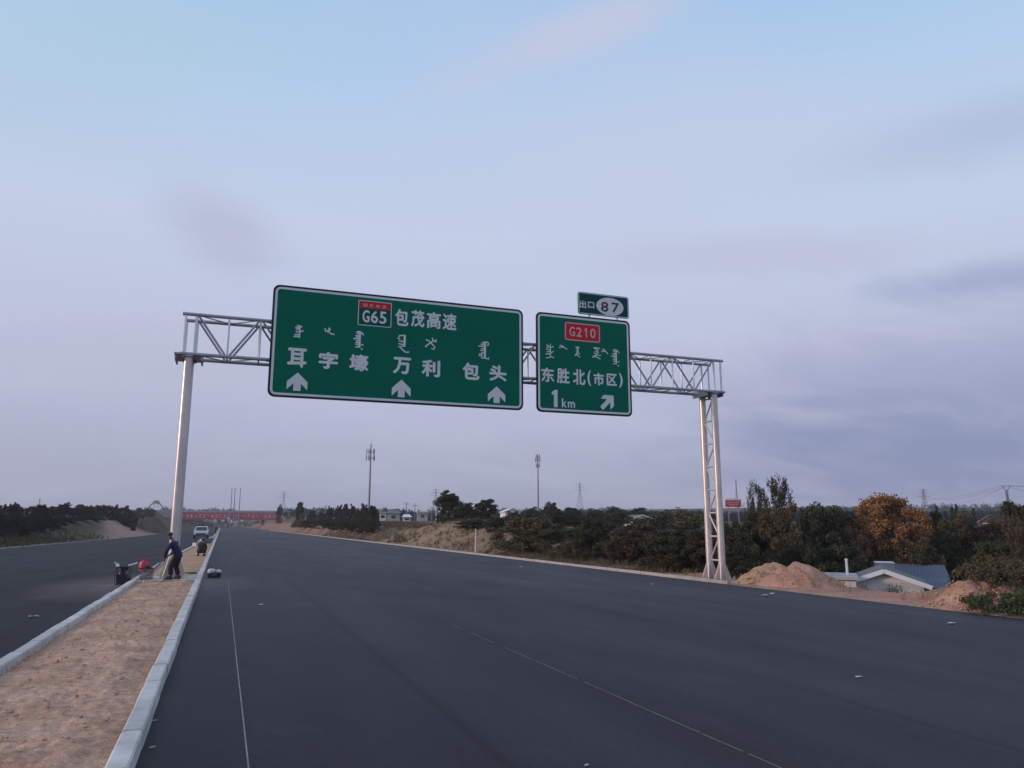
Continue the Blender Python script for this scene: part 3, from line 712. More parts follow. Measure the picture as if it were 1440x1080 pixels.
tree('dark', 1428, 50, 718, 62, 'dark green tree at the right edge of the view, above the grass bank')
for px, top in ((1319,712),(1331,719),(1341,711),(1347,709),(1371,715)):
    tree('spike', px, 130, top, 9, 'slender dark poplar standing above the shrubs right of the orange tree', group='slender poplars')
# middle distance right
tree('dark', 632, 86, 696, 46, 'tallest bushy dark tree on top of the dry grass hill')
tree('dark', 654, 84, 711, 38, 'lower bushy tree touching the tallest tree on the dry grass hill')
tree('dark', 683, 84, 705, 40, 'round headed dark tree right of the tallest tree on the hill')
tree('dark', 664, 70, 732, 56, 'low dark bush below the trees on the hill, behind the white marker post', 'bush', name='bush')
tree('dark', 700, 64, 730, 50, 'low dark bush between the white marker post and the large olive bush', 'bush', name='bush')
for px, D, top, w in ((722,120,722,26),(748,150,716,26),(776,120,711,34),(805,130,716,34),(838,150,718,36),(866,140,716,38),(900,170,716,36),(930,150,722,40),(965,160,722,40),(995,170,724,40),(740,84,724,56),(790,80,722,60),(765,90,728,50),(820,80,728,60),(870,80,724,60),(920,75,730,66),(960,70,734,60),(845,74,735,60)):
    tree('dark', px, D, top, w, 'distant dark tree in the wood behind the bushes, left of the lattice post', group='distant trees left of the lattice post')
for px, D, top, w in ((1000,140,724,40),(1060,150,722,40),(1140,160,716,42),(1165,170,716,40),(1190,150,720,40)):
    tree('blue', px, D, top, w, 'distant bluish tree showing between lattice post and orange tree', group='distant trees right of the lattice post')
tree('dark', 421, 215, 709, 15, 'round dark tree above the red slope at the bridge end')
tree('dark', 392, 300, 713, 11, 'small dark tree beside the pylon above the bridge end')
for i, (px, D, top, w) in enumerate(((438,140,720,16),(452,135,722,15),(463,130,715,13),(476,128,714,15),(485,126,711,11),(495,124,713,13),(512,122,713,17),(524,120,714,18),(505,118,720,16))):
    D = dist_at(px, 21)
    tree('dark', px, D, top, w, 'small dark tree in the row on the bank around the taller mobile mast', group='tree row around the mast')
for px, D, top, w in ((424,0,731,30),(440,0,731,36),(468,0,731,36),(492,0,731,36),(515,0,730,32),(430,112,732,40),(455,108,731,36),(480,105,731,36),(505,102,730,36),(525,100,728,26)):
    D = dist_at(px, 19.6)
    tree('bush' if px < 440 else 'dark', px, D, top, w, 'dense dark hedge bush on the bank below the tree row', 'bush', 'hedge on the bank', name='bush')
# left bank
for i, px in enumerate((-14, -4, 4, 12, 20, 28, 36, 46, 56, 64, 72, 80, 88, 96, 103, 110, 118, 126, 134, 142, 148, 155, 162, 168, 173)):
    tree('conifer' if i % 4 else 'blue', px, dist_at(px, -23.5), random.choice((708, 711, 713, 715))+(0 if px < 40 else 1), 20, 'dark bluish young tree in the row on the bank left of the road', group='tree row on the left bank')
for px, D, top, w in ((20,84,727,44),(40,0,728,40),(80,0,728,40),(118,0,728,34),(60,86,728,44),(100,92,728,40),(135,98,729,32),(156,106,730,24),(-10,82,727,44)):
    D = dist_at(px, -21.5)
    tree('blue', px, D, top, w, 'low dark shrub at the foot of the tree row on the left bank', 'shrub', 'shrubs under the left tree row', name='shrub')

# far woods that read as one mass
def wood(name, label, spans):
    c = []; r = []
    for px0, px1, D, top, n in spans:
        for i in range(n):
            px = random.uniform(px0, px1); d = D*random.uniform(.9, 1.15); X, Y = spot(px, d); zb = gz(X, Y)
            zt = ztop(top+2.6*fbm(px*.03, D, 1)+random.uniform(-1, 2.5), d); k = random.random()
            c.append((X, Y, zb+(max(zt, zb+2)-zb)*k)); r.append(d*.0036)
    c = np.array(c); me = leaves_mesh(name, c, np.array(r), 34, .62, M['wood_mass'], 1.0)
    o = link(name, me); tag(o, label, 'wood', kind='stuff'); return o
wood('distant_wood', 'far wooded skyline behind the gantry and along the right horizon', ((540,1000,330,719,900),(690,1010,260,721,700),(1000,1560,300,721,1300),(1120,1560,520,718,700),(400,560,420,718,350),(700,900,520,717,300)))
wood('distant_wood', 'far wooded skyline on the left, beyond the red banner bridge', ((-60,215,300,716,700),(225,330,560,716,360),(325,365,560,719,60),(-60,190,180,722,500)))

# dry grass and weeds: uncountable
def grass(name, label, pts, hmin, hmax, mtl, blades=7, w=.012):
    m = MB()
    for x, y, z in pts:
        for k in range(blades):
            a = random.random()*2*PI; h = random.uniform(hmin, hmax); s = .13*h; ox, oy = x+random.uniform(-.12,.12), y+random.uniform(-.12,.12)
            lx, ly = math.cos(a)*h*random.uniform(.1,.55), math.sin(a)*h*random.uniform(.1,.55); px_, py_ = -math.sin(a)*w, math.cos(a)*w
            m.add([(ox-px_,oy-py_,z-.02),(ox+px_,oy+py_,z-.02),(ox+lx*.5+px_*.7,oy+ly*.5+py_*.7,z+h*.62),(ox+lx,oy+ly,z+h),(ox+lx*.5-px_*.7,oy+ly*.5-py_*.7,z+h*.62)], [(0,1,2,3,4)])
    o = m.build(name, mtl); return tag(o, label, 'grass', kind='stuff')
def scatter(n, x0, x1, y0, y1, f=None):
    out = []
    while len(out) < n:
        x, y = random.uniform(x0, x1), y0+(y1-y0)*random.random()
        if f and random.random() > f(x, y): continue
        out.append((x, y, gz(x, y)))
    return out
pt = scatter(3400, RE+1.0, 34, 46, 150, lambda x, y: min(1, max(.1, .55+.9*fbm(x*.3, y*.3))))
grass('dry_grass', 'dry tan grass on the hill and bank right of the road', pt, .10, .34, M['dry'], 6, .022)
pt = scatter(900, RE+.9, 24, 12, 46, lambda x, y: (.12+.5*(fbm(x*.5, y*.5, 3) > .1))*(.12 if y < 28 else 1))
grass('dry_grass', 'thin dry weeds along the verge by the lattice post', pt, .10, .34, M['dry'], 6, .008)
pt = scatter(4200, -38, -14.5, 52, 128, lambda x, y: (.8 if y < 108 else .15) if x < lef(y)-1.2 else 0)
grass('dry_grass', 'olive grass on the bank left of the road', pt, .2, .6, M['weed'], 6, .025)

def weed_clump(name, label, X, Y, r, h, mtl, n=40, per=40, cat='weeds', size=.05):
    c = np.array([(X+r*math.cos(a)*q, Y+r*math.sin(a)*q, gz(X, Y)+h*(.12+.8*random.random()*(1-.5*q))) for a, q in ((random.random()*2*PI, random.random()**.6) for _ in range(n))])
    e = thing(name, label, cat, (X, Y, gz(X, Y)))
    me = leaves_mesh('foliage', c-np.array([X, Y, gz(X, Y)]), RNG.uniform(.10, .2, n)*max(h, .6)*1.3, per, size, mtl, .8, .4); link('foliage', me, e)
    m = MB()
    for i in range(14):
        p = c[i]-np.array([X, Y, gz(X, Y)]); m.tube([(p[0]*.3, p[1]*.3, -.05), (p[0]*.8, p[1]*.8, p[2]*.6), tuple(p)], [.009, .006, .003], 4)
    m.build('stems', M['bark'], e); return e
X, Y = spot(1252, 27.0); weed_clump('weed_clump', 'dry brown weed in front of the white gable wall', X, Y, .8, 1.35, M['weed'], 46, 90, size=.045)
X, Y = spot(1205, 27.5); weed_clump('weed_clump', 'low grey brown weed between the red heap and the gable wall', X, Y, .9, .75, M['weed'], 40, 70, size=.045)
for px, D, r, h, mt, lab in ((1388,20.5,.9,.85,'weed','dull weed clump at the left end of the grass bank'),(1426,20.0,1.0,.9,'weed','broad dull weed clump on top of the grass bank'),(1406,18.6,1.0,.55,'lf_green','low dark green creeping weed on the front of the grass bank'),(1440,18.2,1.0,.62,'lf_green','dark green creeping weed at the bottom right of the grass bank'),(1380,24,1.0,.8,'weed','pale weed clump behind the small red soil heap'),(1440,22.5,1.0,1.0,'weed','tall pale weed clump behind the grass bank at the right edge'),(1360,27,1.2,.9,'lf_brown','reddish weed clump beside the blue roof')):
    X, Y = spot(px, D); weed_clump('weed_clump', lab, X, Y, r, h, M[mt], 60, 80, size=.042)

# ------------------------------------------------------------------ soil heaps
def heap(name, label, px, D, lobes, mtl, yaw=0):
    X, Y = spot(px, D); z0 = gz(X, Y); m = MB(); n = 70; ext = 3.2; v = []
    for j in range(n+1):
        for i in range(n+1):
            x = -ext+2*ext*i/n; y = -ext+2*ext*j/n; h = 0
            for cx, cy, r, hh in lobes:
                d = math.hypot((x-cx), (y-cy)*1.15)/r*(1+.18*fbm(x*1.2, y*1.2, cx)); h = max(h, hh*max(0, 1-d)**.9 if d > .18 else hh*(.82**.9-.3*(d-.18)*0)*1.0)
            h += (.10*fbm(x*1.6, y*1.6, 4)+.06*fbm(x*6, y*6, 8))*min(1, h*2.5)
            v.append((x, y, h+gz(X+x, Y+y)-z0-.06))
    w = n+1; fs = [(j*w+i, j*w+i+1, (j+1)*w+i+1, (j+1)*w+i) for j in range(n) for i in range(n)]
    fs = [f for f in fs if max(v[k][2]-(gz(X+v[k][0], Y+v[k][1])-z0-.06) for k in f) > .0005]
    m.add(v, fs)
    for _ in range(160):
        a = random.random()*2*PI; r = random.uniform(.3, 1.0); cx, cy, rr, hh = random.choice(lobes); x, y = cx+rr*r*math.cos(a), cy+rr*r*math.sin(a)
        s = random.uniform(.015, .05); m.blob((x, y, hh*max(0, 1-r)**.9+gz(X+x, Y+y)-z0+.0), (s, s, s*.7), 6, 4, .25)
    o = m.build(name, mtl, smooth=True); o.location = (X, Y, z0); return tag(o, label, 'heap')
heap('soil_heap', 'largest reddish heap of earth on the verge right of the lattice post', 1125, 27.6, ((0,0,1.75,.98),(.9,-.5,1.25,.62),(-.6,.2,1.3,.80)), M['mound'])
heap('sand_heap', 'yellowish lower heap of sand between the lattice post and the red heap', 1070, 28.6, ((0,0,1.3,.72),(.55,.2,1.2,.74),(-.4,-.2,.95,.55)), M['sand'])
heap('soil_heap', 'smaller reddish earth heap in front of the grass bank at the right', 1346, 20.4, ((0,0,.95,.62),(.35,-.25,.7,.42),(-.6,-.2,.8,.25)), M['mound'])
def big_mound(name, label, px, D, rx, ry, h, mtl):
    X, Y = spot(px, D); z0 = gz(X, Y); m = MB(); n = 30; v = []
    for j in range(n+1):
        for i in range(n+1):
            x, y = -1+2*i/n, -1+2*j/n; d = math.hypot(x, y)
            v.append((x*rx, y*ry, (h*min(1, max(0, (1-d)*1.7))*(1+.12*fbm(x*3, y*3)))-.15))
    w = n+1; m.add(v, [(j*w+i, j*w+i+1, (j+1)*w+i+1, (j+1)*w+i) for j in range(n) for i in range(n)])
    o = m.build(name, mtl, smooth=True); o.location = (X, Y, z0); return tag(o, label, 'mound')
M['brown_earth'] = earth_material('brown_earth', dark=(.085, .062, .042), light=(.13, .10, .068), sc=.5)
big_mound('earth_mound', 'dark brown earth mound beside the left road just left of the round post', 213, 190, 4.2, 7, 3.3, M['brown_earth'])

# ------------------------------------------------------------------ buildings
def gabled_house(px, D, W, Ln, eave, apex, rz, wallm, roofm, label, z=None, name='house', trim=True, door=False, bare=False):
    X, Y = spot(px, D); zg = gz(X, Y) if z is None else z
    e = thing(name, label, 'house', (X, Y, zg), rz)
    m = MB(); m.prism([(-W/2, -1), (W/2, -1), (W/2, eave), (0, apex-.06), (-W/2, eave)], 0, Ln); m.build('wall', wallm, e)
    m = MB(); o = .28; sl = (apex-eave)/(W/2)
    for s in (-1, 1):
        m.add([(0, -o, apex), (s*(W/2+o), -o, eave-sl*o), (s*(W/2+o), Ln+o, eave-sl*o), (0, Ln+o, apex), (0, -o, apex+.10), (s*(W/2+o), -o, eave-sl*o+.10), (s*(W/2+o), Ln+o, eave-sl*o+.10), (0, Ln+o, apex+.10)],
              [(0,1,2,3),(4,7,6,5),(0,4,5,1),(1,5,6,2),(2,6,7,3)])
    rf = m.build('roof', roofm, e)
    if trim:
        m = MB()
        for s in (-1, 1): m.bar((0, -o-.03, apex+.06), (s*(W/2+o), -o-.03, eave-sl*o+.06), .05, .17)
        m.build('verge_board', M['roof_white'], rf)
    for wx in () if bare else ((-.25, .25) if not door else (.22,)):
        f = MB(); f.box(wx*W-.42, wx*W+.42, -.03, .0, eave*.42, eave*.42+.95); wd = f.build('window', M['roof_white'], e)
        g = MB(); g.box(wx*W-.36, wx*W-.02, -.04, -.03, eave*.42+.06, eave*.42+.89); g.box(wx*W+.02, wx*W+.36, -.04, -.03, eave*.42+.06, eave*.42+.89); g.build('pane', M['glass'], wd)
    if door:
        f = MB(); f.box(-.22*W-.45, -.22*W+.45, -.04, 0, 0, 2.0); f.build('door', M['tile_grey'], e)
    return e
# white gabled house below the embankment
X, Y = spot(1242, 31.5)
h = gabled_house(1237, 31.5, 2.75, 4.5, 2.0, 2.50, -YAW-.42, M['plaster'], M['tile_grey'], 'white house with a low gable below the embankment, in front of the blue roof', z=-2.68, bare=True)
# long low white building with a flat slab roof and a flue
X, Y = spot(1180, 31); e = thing('flat_roof_house', 'low white flat roofed house with a thin flue, left of the gabled house', 'house', (X, Y, -2.38), -YAW-.38)
m = MB(); m.box(-1.35, .45, 0, 2.4, -1, 1.95); m.build('wall', M['plaster'], e)
m = MB(); m.box(-1.5, .55, -.18, 2.6, 1.95, 2.07); rf = m.build('roof', M['plaster_grey'], e)
m = MB(); m.tube([(.18, .7, 2.07), (.18, .7, 2.66)], .05, 10); m.tube([(.18, .7, 2.66), (.18, .7, 2.73)], .065, 10); m.build('flue', M['white'], rf)
m = MB(); m.box(-.5, -.15, .3, .8, 2.07, 2.17); m.build('roof_hatch', M['plaster_grey'], rf)
# blue sheet roof shed
X, Y = spot(1296, 36); e = thing('shed', 'long shed with a blue sheet metal roof behind the gabled house', 'shed', (X, Y, -2.75), -YAW-.45)
m = MB(); m.box(-1.75, .85, .1, 4.9, -1, 1.55); m.build('wall', M['plaster_grey'], e)
m = MB(); n = 40; v = []
for i in range(n+1):
    x = -1.95+3.0*i/n; b = .025*(i % 2); v += [(x, -.2, 1.6+b), (x, 5.1, 2.42+b), ]
m.add(v, [(2*i, 2*i+2, 2*i+3, 2*i+1) for i in range(n)]); m.build('roof', M['roof_blue'], e)
# concrete water box
X, Y = spot(1241, 37.5); e = thing('concrete_box', 'plain grey concrete cabin showing above the gabled roof', 'cabin', (X, Y, -2.68), -YAW-.35)
m = MB(); m.box(-.38, .36, 0, 1.3, -1, 2.55); m.build('wall', M['plaster_grey'], e)
m = MB(); m.box(-.41, .39, -.03, 1.33, 2.55, 2.60); m.build('roof_slab', M['plaster'], e)
m = MB(); m.box(-.2, .15, -.02, 0, 1.5, 2.1); m.build('hatch', M['tile_grey'], e)
# far houses
gabled_house(1394, 125, 3.0, 7, 2.1, 3.1, -YAW-.5, M['brick'], M['brick'], 'red brick house behind the shrubs at the right', z=ztop(752, 125), trim=False)
gabled_house(903, 128, 3.3, 6, 1.35, 1.9, -YAW+.35, M['plaster'], M['tile_grey'], 'small white house with grey roof in the wood left of the lattice post', z=ztop(741, 128))
gabled_house(721, 170, 3.4, 6, 1.3, 2.0, -YAW+.2, M['plaster'], M['roof_white'], 'small white walled house in the trees right of the hill', z=ztop(728, 170))
def far_house(px, D, wpx, top, roof, base, label, wallm, roofm):
    X, Y = spot(px, D); zb = ztop(base, D); w = wpx/F_PX*D; hz = ztop(roof, D)-zb; ht = ztop(top, D)-zb
    e = thing('house', label, 'house', (X, Y, zb), -YAW+.15)
    m = MB(); m.box(-w/2, w/2, 0, 6, -6, hz); m.build('wall', wallm, e)
    m = MB(); m.add([(-w/2-.4,-.4,hz),(w/2+.4,-.4,hz),(w/2+.4,6.4,hz),(-w/2-.4,6.4,hz),(-w/2+.2,3,ht),(w/2-.2,3,ht)], [(0,1,5,4),(1,2,5),(2,3,4,5),(3,0,4),(3,2,1,0)]); m.build('roof', roofm, e)
    for k in range(max(1, int(w/3))):
        x = -w/2+w*(k+.5)/max(1, int(w/3)); m = MB(); m.box(x-.5, x+.5, -.04, 0, hz*.35, hz*.75); m.build('window', M['glass'], e)
far_house(538, 205, 9, 719, 722, 732, 'white walled house right of the taller mobile mast', M['plaster'], M['tile_grey'])
far_house(553, 190, 17, 717, 722, 733, 'long grey roofed house between the mast and the dry hill', M['plaster_grey'], M['tile_grey'])
far_house(572, 175, 10, 723, 727, 734, 'low white shed on the left shoulder of the dry hill', M['plaster'], M['roof_white'])
far_house(594, 240, 14, 719, 722, 731, 'far low house behind the dry hill crest', M['plaster_grey'], M['tile_grey'])

# red billboard on legs
D = 165; X, Y = spot(1033, D); zb = gz(X, Y); z0 = ztop(713, D); z1 = ztop(701, D); e = thing('billboard', 'red billboard on legs rising behind the trees right of the lattice post', 'billboard', (X, Y, zb), -YAW+.12)
m = MB(); m.box(-1.75, 1.75, 0, .25, z0-zb, z1-zb-.35); m.build('red_board', M['banner'], e)
m = MB(); m.box(-1.8, 1.8, -.02, .27, z1-zb-.35, z1-zb); m.build('white_band', M['plaster'], e)
m = MB()
for k in range(7): m.box(-1.3+k*.38, -1.08+k*.38, -.03, 0, z0-zb+.85, z0-zb+1.05)
for k in range(5): m.box(-1.0+k*.4, -.75+k*.4, -.03, 0, z0-zb+.42, z0-zb+.62)
m.build('lettering', M['banner_text'], e)
for x in (-1.1, 1.1):
    m = MB(); m.tube([(x, .12, -1), (x, .12, z0-zb)], .10, 8); m.build('leg', M['mast'], e)

# ------------------------------------------------------------------ masts, pylons, posts
def monopole(px, D, top, base, levels, label):
    X, Y = spot(px, D); zb = gz(X, Y); H = ztop(top, D)-zb; e = thing('mobile_mast', label, 'mast', (X, Y, zb))
    m = MB(); m.tube([(0,0,-1), (0,0,H*.5), (0,0,H*.93)], [.42, .30, .2], 12); m.build('pole', M['mast'], e, True)
    m = MB(); m.tube([(0,0,H*.93), (0,0,H)], [.06, .03], 6); m.build('lightning_rod', M['mast'], e)
    for py, w in levels:
        z = ztop(py, D)-zb; r = w/2/F_PX*D
        m = MB(); n = 14
        m.tube([(r*.8*math.cos(2*PI*i/n), r*.8*math.sin(2*PI*i/n), z) for i in range(n+1)], .06, 5, False)
        for i in range(3):
            a = 2*PI*i/3+.4; m.bar((0,0,z), (r*.8*math.cos(a), r*.8*math.sin(a), z), .09)
        m.build('platform', M['mast'], e)
        for i in range(5):
            a = 2*PI*i/5+.3; m = MB(); c, s = math.cos(a), math.sin(a); m.bar((r*c, r*s, z-.9), (r*c, r*s, z+1.0), .26, .14); m.build('antenna', M['mast'], e)
monopole(518, 255, 614, 716, ((634, 11), (643, 12)), 'taller grey mobile mast with two wide antenna rings, left of the dry hill')
monopole(757, 330, 635, 716, ((641, 5), (646, 7), (654, 5)), 'slim grey mobile mast with antennas bunched at its tip, above the olive bush')
def pylon(px, D, top, wpx, label, arms=3, name='pylon'):
    X, Y = spot(px, D); zb = gz(X, Y); H = ztop(top, D)-zb; e = thing(name, label, 'pylon', (X, Y, zb), -YAW+.2); w = wpx/F_PX*D
    m = MB(); t = .16 if arms else .12; N = 8
    def c(z, sx, sy): r = (w/2)*(1-.78*min(1, z/(H*.7)) if z < H*.7 else .22); return (sx*r, sy*r, z)
    for sx in (-1, 1):
        for sy in (-1, 1): m.bar(c(0, sx, sy), c(H*.7, sx, sy), t); m.bar(c(H*.7, sx, sy), (sx*.15, sy*.15, H), t)
    m.build('leg_frame', M['mast_far'], e); m = MB()
    for i in range(N):
        a, b = H*.92*i/N, H*.92*(i+1)/N
        for s in (-1, 1): m.bar(c(a, -1, s), c(b, 1, s), t*.6); m.bar(c(a, 1, s), c(b, -1, s), t*.6); m.bar(c(a, s, -1), c(b, s, 1), t*.6)
    m.build('bracing', M['mast_far'], e)
    for k in range(arms):
        z = H*(.72+.11*k); a = w*(.95-.18*k); m = MB(); m.bar((-a, 0, z), (a, 0, z), t); m.bar((-a, 0, z), (0, 0, z+H*.05), t*.7); m.bar((a, 0, z), (0, 0, z+H*.05), t*.7); m.build('cross_arm', M['mast_far'], e)
    return (X, Y, zb+H*.8)
pylon(397, 700, 690, 8, 'lattice pylon above the right end of the red banner bridge')
pylon(612, 620, 687, 9, 'lattice pylon just left of the tallest tree on the dry hill')
pylon(816, 760, 678, 9, 'pale lattice pylon right of the slim mobile mast')
pA = pylon(1303, 480, 687, 11, 'lattice pylon right of the orange tree')
pylon(1038, 520, 674, 4.5, 'thin lattice radio mast behind the red billboard', 0, 'radio_mast')
def ypole(px, D, top, label):
    X, Y = spot(px, D); zb = gz(X, Y); H = ztop(top, D)-zb; e = thing('power_pole', label, 'power pole', (X, Y, zb), -YAW)
    m = MB(); m.tube([(-.35,0,-1), (-.3,0,H*.86)], [.35, .28], 8); m.tube([(.35,0,-1), (.3,0,H*.86)], [.35, .28], 8); m.build('pole', M['mast_far'], e)
    m = MB(); m.bar((0,0,H*.82), (-1.9,0,H), .24); m.bar((0,0,H*.82), (1.9,0,H), .24); m.build('arm', M['mast_far'], e)
    return X, Y, zb+H
yp = ypole(1421, 300, 682, 'forked power pole at the right edge of the sky')
m = MB()
def sag(m, a, b, s, r):
    pts = [Vector(a).lerp(Vector(b), i/16)-Vector((0,0,s*4*(i/16)*(1-i/16))) for i in range(17)]; m.tube(pts, r, 4)
far = spot(1300, 560); nxt = spot(1580, 230)
for o_, s in ((-1.8, 2), (1.8, 2.6), (0.4, 5)):
    sag(m, (yp[0]+o_, yp[1], yp[2]-.1), (far[0]+o_, far[1], ztop(700, 560)), s*1.2, .05); sag(m, (yp[0]+o_, yp[1], yp[2]-.1), (nxt[0]+o_, nxt[1], ztop(655, 230)), s, .05)
tag(m.build('power_line', M['wire']), 'three thin power wires sagging from the forked pole', 'wires')
for px, D, top, lab in ((323,330,688,'thinnest lamp mast left of the pair above the banner bridge'),(327.5,330,687,'dark slender mast standing above the middle of the banner bridge'),(335,345,687,'pale slender mast right of the dark one above the banner bridge'),(52,150,704,'thin pole standing above the left tree row')):
    X, Y = spot(px, D); zb = gz(X, Y) if px < 100 else 0; H = ztop(top, D)-zb; e = thing('slender_mast', lab, 'mast', (X, Y, zb))
    m = MB(); m.tube([(0,0,-1),(0,0,H)], [.22, .13] if D > 200 else [.09, .06], 8); m.build('pole', M['mast'], e)
    m = MB(); m.tube([(0,0,H-.1),(0,0,H+.35)], [.25, .2] if D > 200 else [.1, .08], 8); m.build('lamp_head', M['mast'], e)
def marker(px, py, H, r, label, mtl, X=None, name='marker_post'):
    X = X or RE+1.0; d = ray(px, 738); Y = X/d[0]*d[1]
    e = thing(name, label, 'post', (X, Y, gz(X, Y)))
    m = MB(); m.tube([(0,0,-.3),(0,0,H-.03),(0,0,H)], [r, r, r*.6], 10); m.build('shaft', mtl, e); m = MB(); m.tube([(0,0,H*.86),(0,0,H*.93)], r*1.12, 10); m.build('band', M['plaster_grey'], e)
marker(669, 775, 1.75, .045, 'thin white marker post on the verge left of the large olive bush', M['plaster'])
marker(613, 738, 2.4, .05, 'white post standing on the crest of the dry hill', M['plaster'], X=26)
for px, D in ((557, 85), (562, 84.4), (567, 83.5)):
    X, Y = spot(px, D); weed_clump('reed_clump', 'pale dry reed tuft at the left foot of the dry hill', X, Y, .25, 1.3, M['dry'], 22, 16, 'reeds', .08)['group'] = 'dry reeds at the hill foot'
m = MB(); 
for i, (px, top) in enumerate(((448,712),(457,710),(607,712),(583,708),(571,706),(468,713))):
    D = 200; X, Y = spot(px, D); zb = gz(X, Y); H = ztop(top, D)-zb; e = thing('utility_pole', 'thin far utility pole on the skyline left of the hill trees', 'pole', (X, Y, zb), group='thin far utility poles')
    m = MB(); m.tube([(0,0,-1),(0,0,H)], [.12,.08], 6); m.build('shaft', M['mast'], e); m = MB(); m.bar((-.8,0,H-.5),(.8,0,H-.5), .1); m.build('cross_arm', M['mast'], e)

# ------------------------------------------------------------------ overpass with red banners
YBR = 432; e = thing('overpass', 'far concrete overpass carrying a long red slogan banner across the road', 'bridge', (0, YBR, 0))
m = MB(); m.box(-52, 40, 0, 11, 5.6, 7.9); m.build('deck', M['concrete'], e)
m = MB(); m.box(-52, 40, -.3, 0, 7.9, 9.1); m.build('parapet', M['concrete'], e)
for x in (-18.5, -1.4, 20.5):
    m = MB(); m.tube([(x, 3.5, -1), (x, 3.5, 4.7)], .7, 14); m.tube([(x, 7.5, -1), (x, 7.5, 4.7)], .7, 14); m.box(x-.9, x+.9, 1.5, 9.5, 4.7, 5.6); m.build('pier', M['concrete'], e)
m = MB(); m.box(-52, -36, -.2, 11.2, -1, 5.6); m.box(31, 40, -.2, 11.2, -1, 5.6); m.build('abutment', M['concrete'], e)
for x0, x1, lab in ((-20, 2.4, 'red slogan banner on the left half of the far overpass'), (3.4, 27, 'red slogan banner on the right half of the far overpass')):
    b = thing('banner', lab, 'banner', ((x0+x1)/2, YBR-.5, 4.1)); w = x1-x0; m = MB(); n = 40; v = []
    for i in range(n+1):
        x = -w/2+w*i/n; yb = .08*math.sin(i*1.7); v += [(x, yb, .1+.1*math.sin(i*.9)), (x, yb*.3, 4.0)]
    m.add(v, [(2*i, 2*i+2, 2*i+3, 2*i+1) for i in range(n)]); m.build('cloth', M['banner'], b)
    m = MB(); k = 11
    for i in range(k):
        x = -w/2+w*(i+.55)/(k+.2); u = 1.0
        for _ in range(3): z = random.uniform(1.2, 2.9); m.box(x-u*.62, x+u*.62, -.16, -.13, z, z+.26)
        for _ in range(2): q = x+random.uniform(-.5, .5); m.box(q-.12, q+.12, -.19, -.165, 1.1, 3.0)
    m.build('lettering', M['banner_text'], b)
# steel frame with a peaked grey cap on the skyline
D = 440; X, Y = spot(217, D); z0 = ztop(719, D); zt = ztop(703.5, D); e = thing('peaked_steel_frame', 'pale peaked steel frame on the skyline left of the round post', 'frame', (X, Y, z0), -YAW); H = zt-z0
for s in (-1, 1):
    m = MB(); m.bar((s*6.4, 0, 0), (s*.9, 0, H*.9), .55); m.build('raker', M['mast'], e); m = MB(); m.bar((s*1.4, 0, -3), (s*.9, 0, H*.9), .6); m.build('leg', M['roof_white'], e)
    m = MB(); m.bar((s*3.6, 0, 0), (s*2.6, 0, H*.45), .35); m.build('strut', M['roof_white'], e)
m = MB(); m.prism([(-1.5, H*.72), (1.9, H*.66), (1.5, H*.98), (0, H), (-1.2, H*.95)], -.6, .6); m.build('cap', M['mast'], e)
m = MB(); m.box(-8, 8, -.5, .5, -7, 0.0); m.build('base_wall', M['concrete'], e)

# ------------------------------------------------------------------ people
def skin_mesh(name, chains, sub=2):
    """chains: list of (points, radii); first point of a chain welds to an existing point when equal"""
    bm = bmesh.new(); key = {}; rad = {}
    for pts, rr in chains:
        prev = None
        for p, r in zip(pts, rr):
            k = tuple(round(c, 4) for c in p)
            if k not in key: key[k] = bm.verts.new(p); rad[k] = r
            if prev is not None and bm.edges.get((prev, key[k])) is None: bm.edges.new((prev, key[k]))
            prev = key[k]
    bm.verts.index_update(); me = bpy.data.meshes.new(name+'_rig'); bm.to_mesh(me)
    o = bpy.data.objects.new(name+'_rig', me); COL.objects.link(o)
    md = o.modifiers.new('skin', 'SKIN'); md.use_smooth_shade = True
    for i, k in enumerate(key): me.skin_vertices[0].data[i].radius = (rad[k], rad[k])
    me.skin_vertices[0].data[0].use_root = True
    sb = o.modifiers.new('sub', 'SUBSURF'); sb.levels = sub; sb.render_levels = sub
    dg = bpy.context.evaluated_depsgraph_get(); res = bpy.data.meshes.new_from_object(o.evaluated_get(dg)); bm.free()
    bpy.data.objects.remove(o); bpy.data.meshes.remove(me); res.name = name
    return res
def dress(me, mtl):
    me.materials.clear(); me.materials.append(mtl); me.polygons.foreach_set('material_index', [0]*len(me.polygons)); me.polygons.foreach_set('use_smooth', [True]*len(me.polygons)); return me
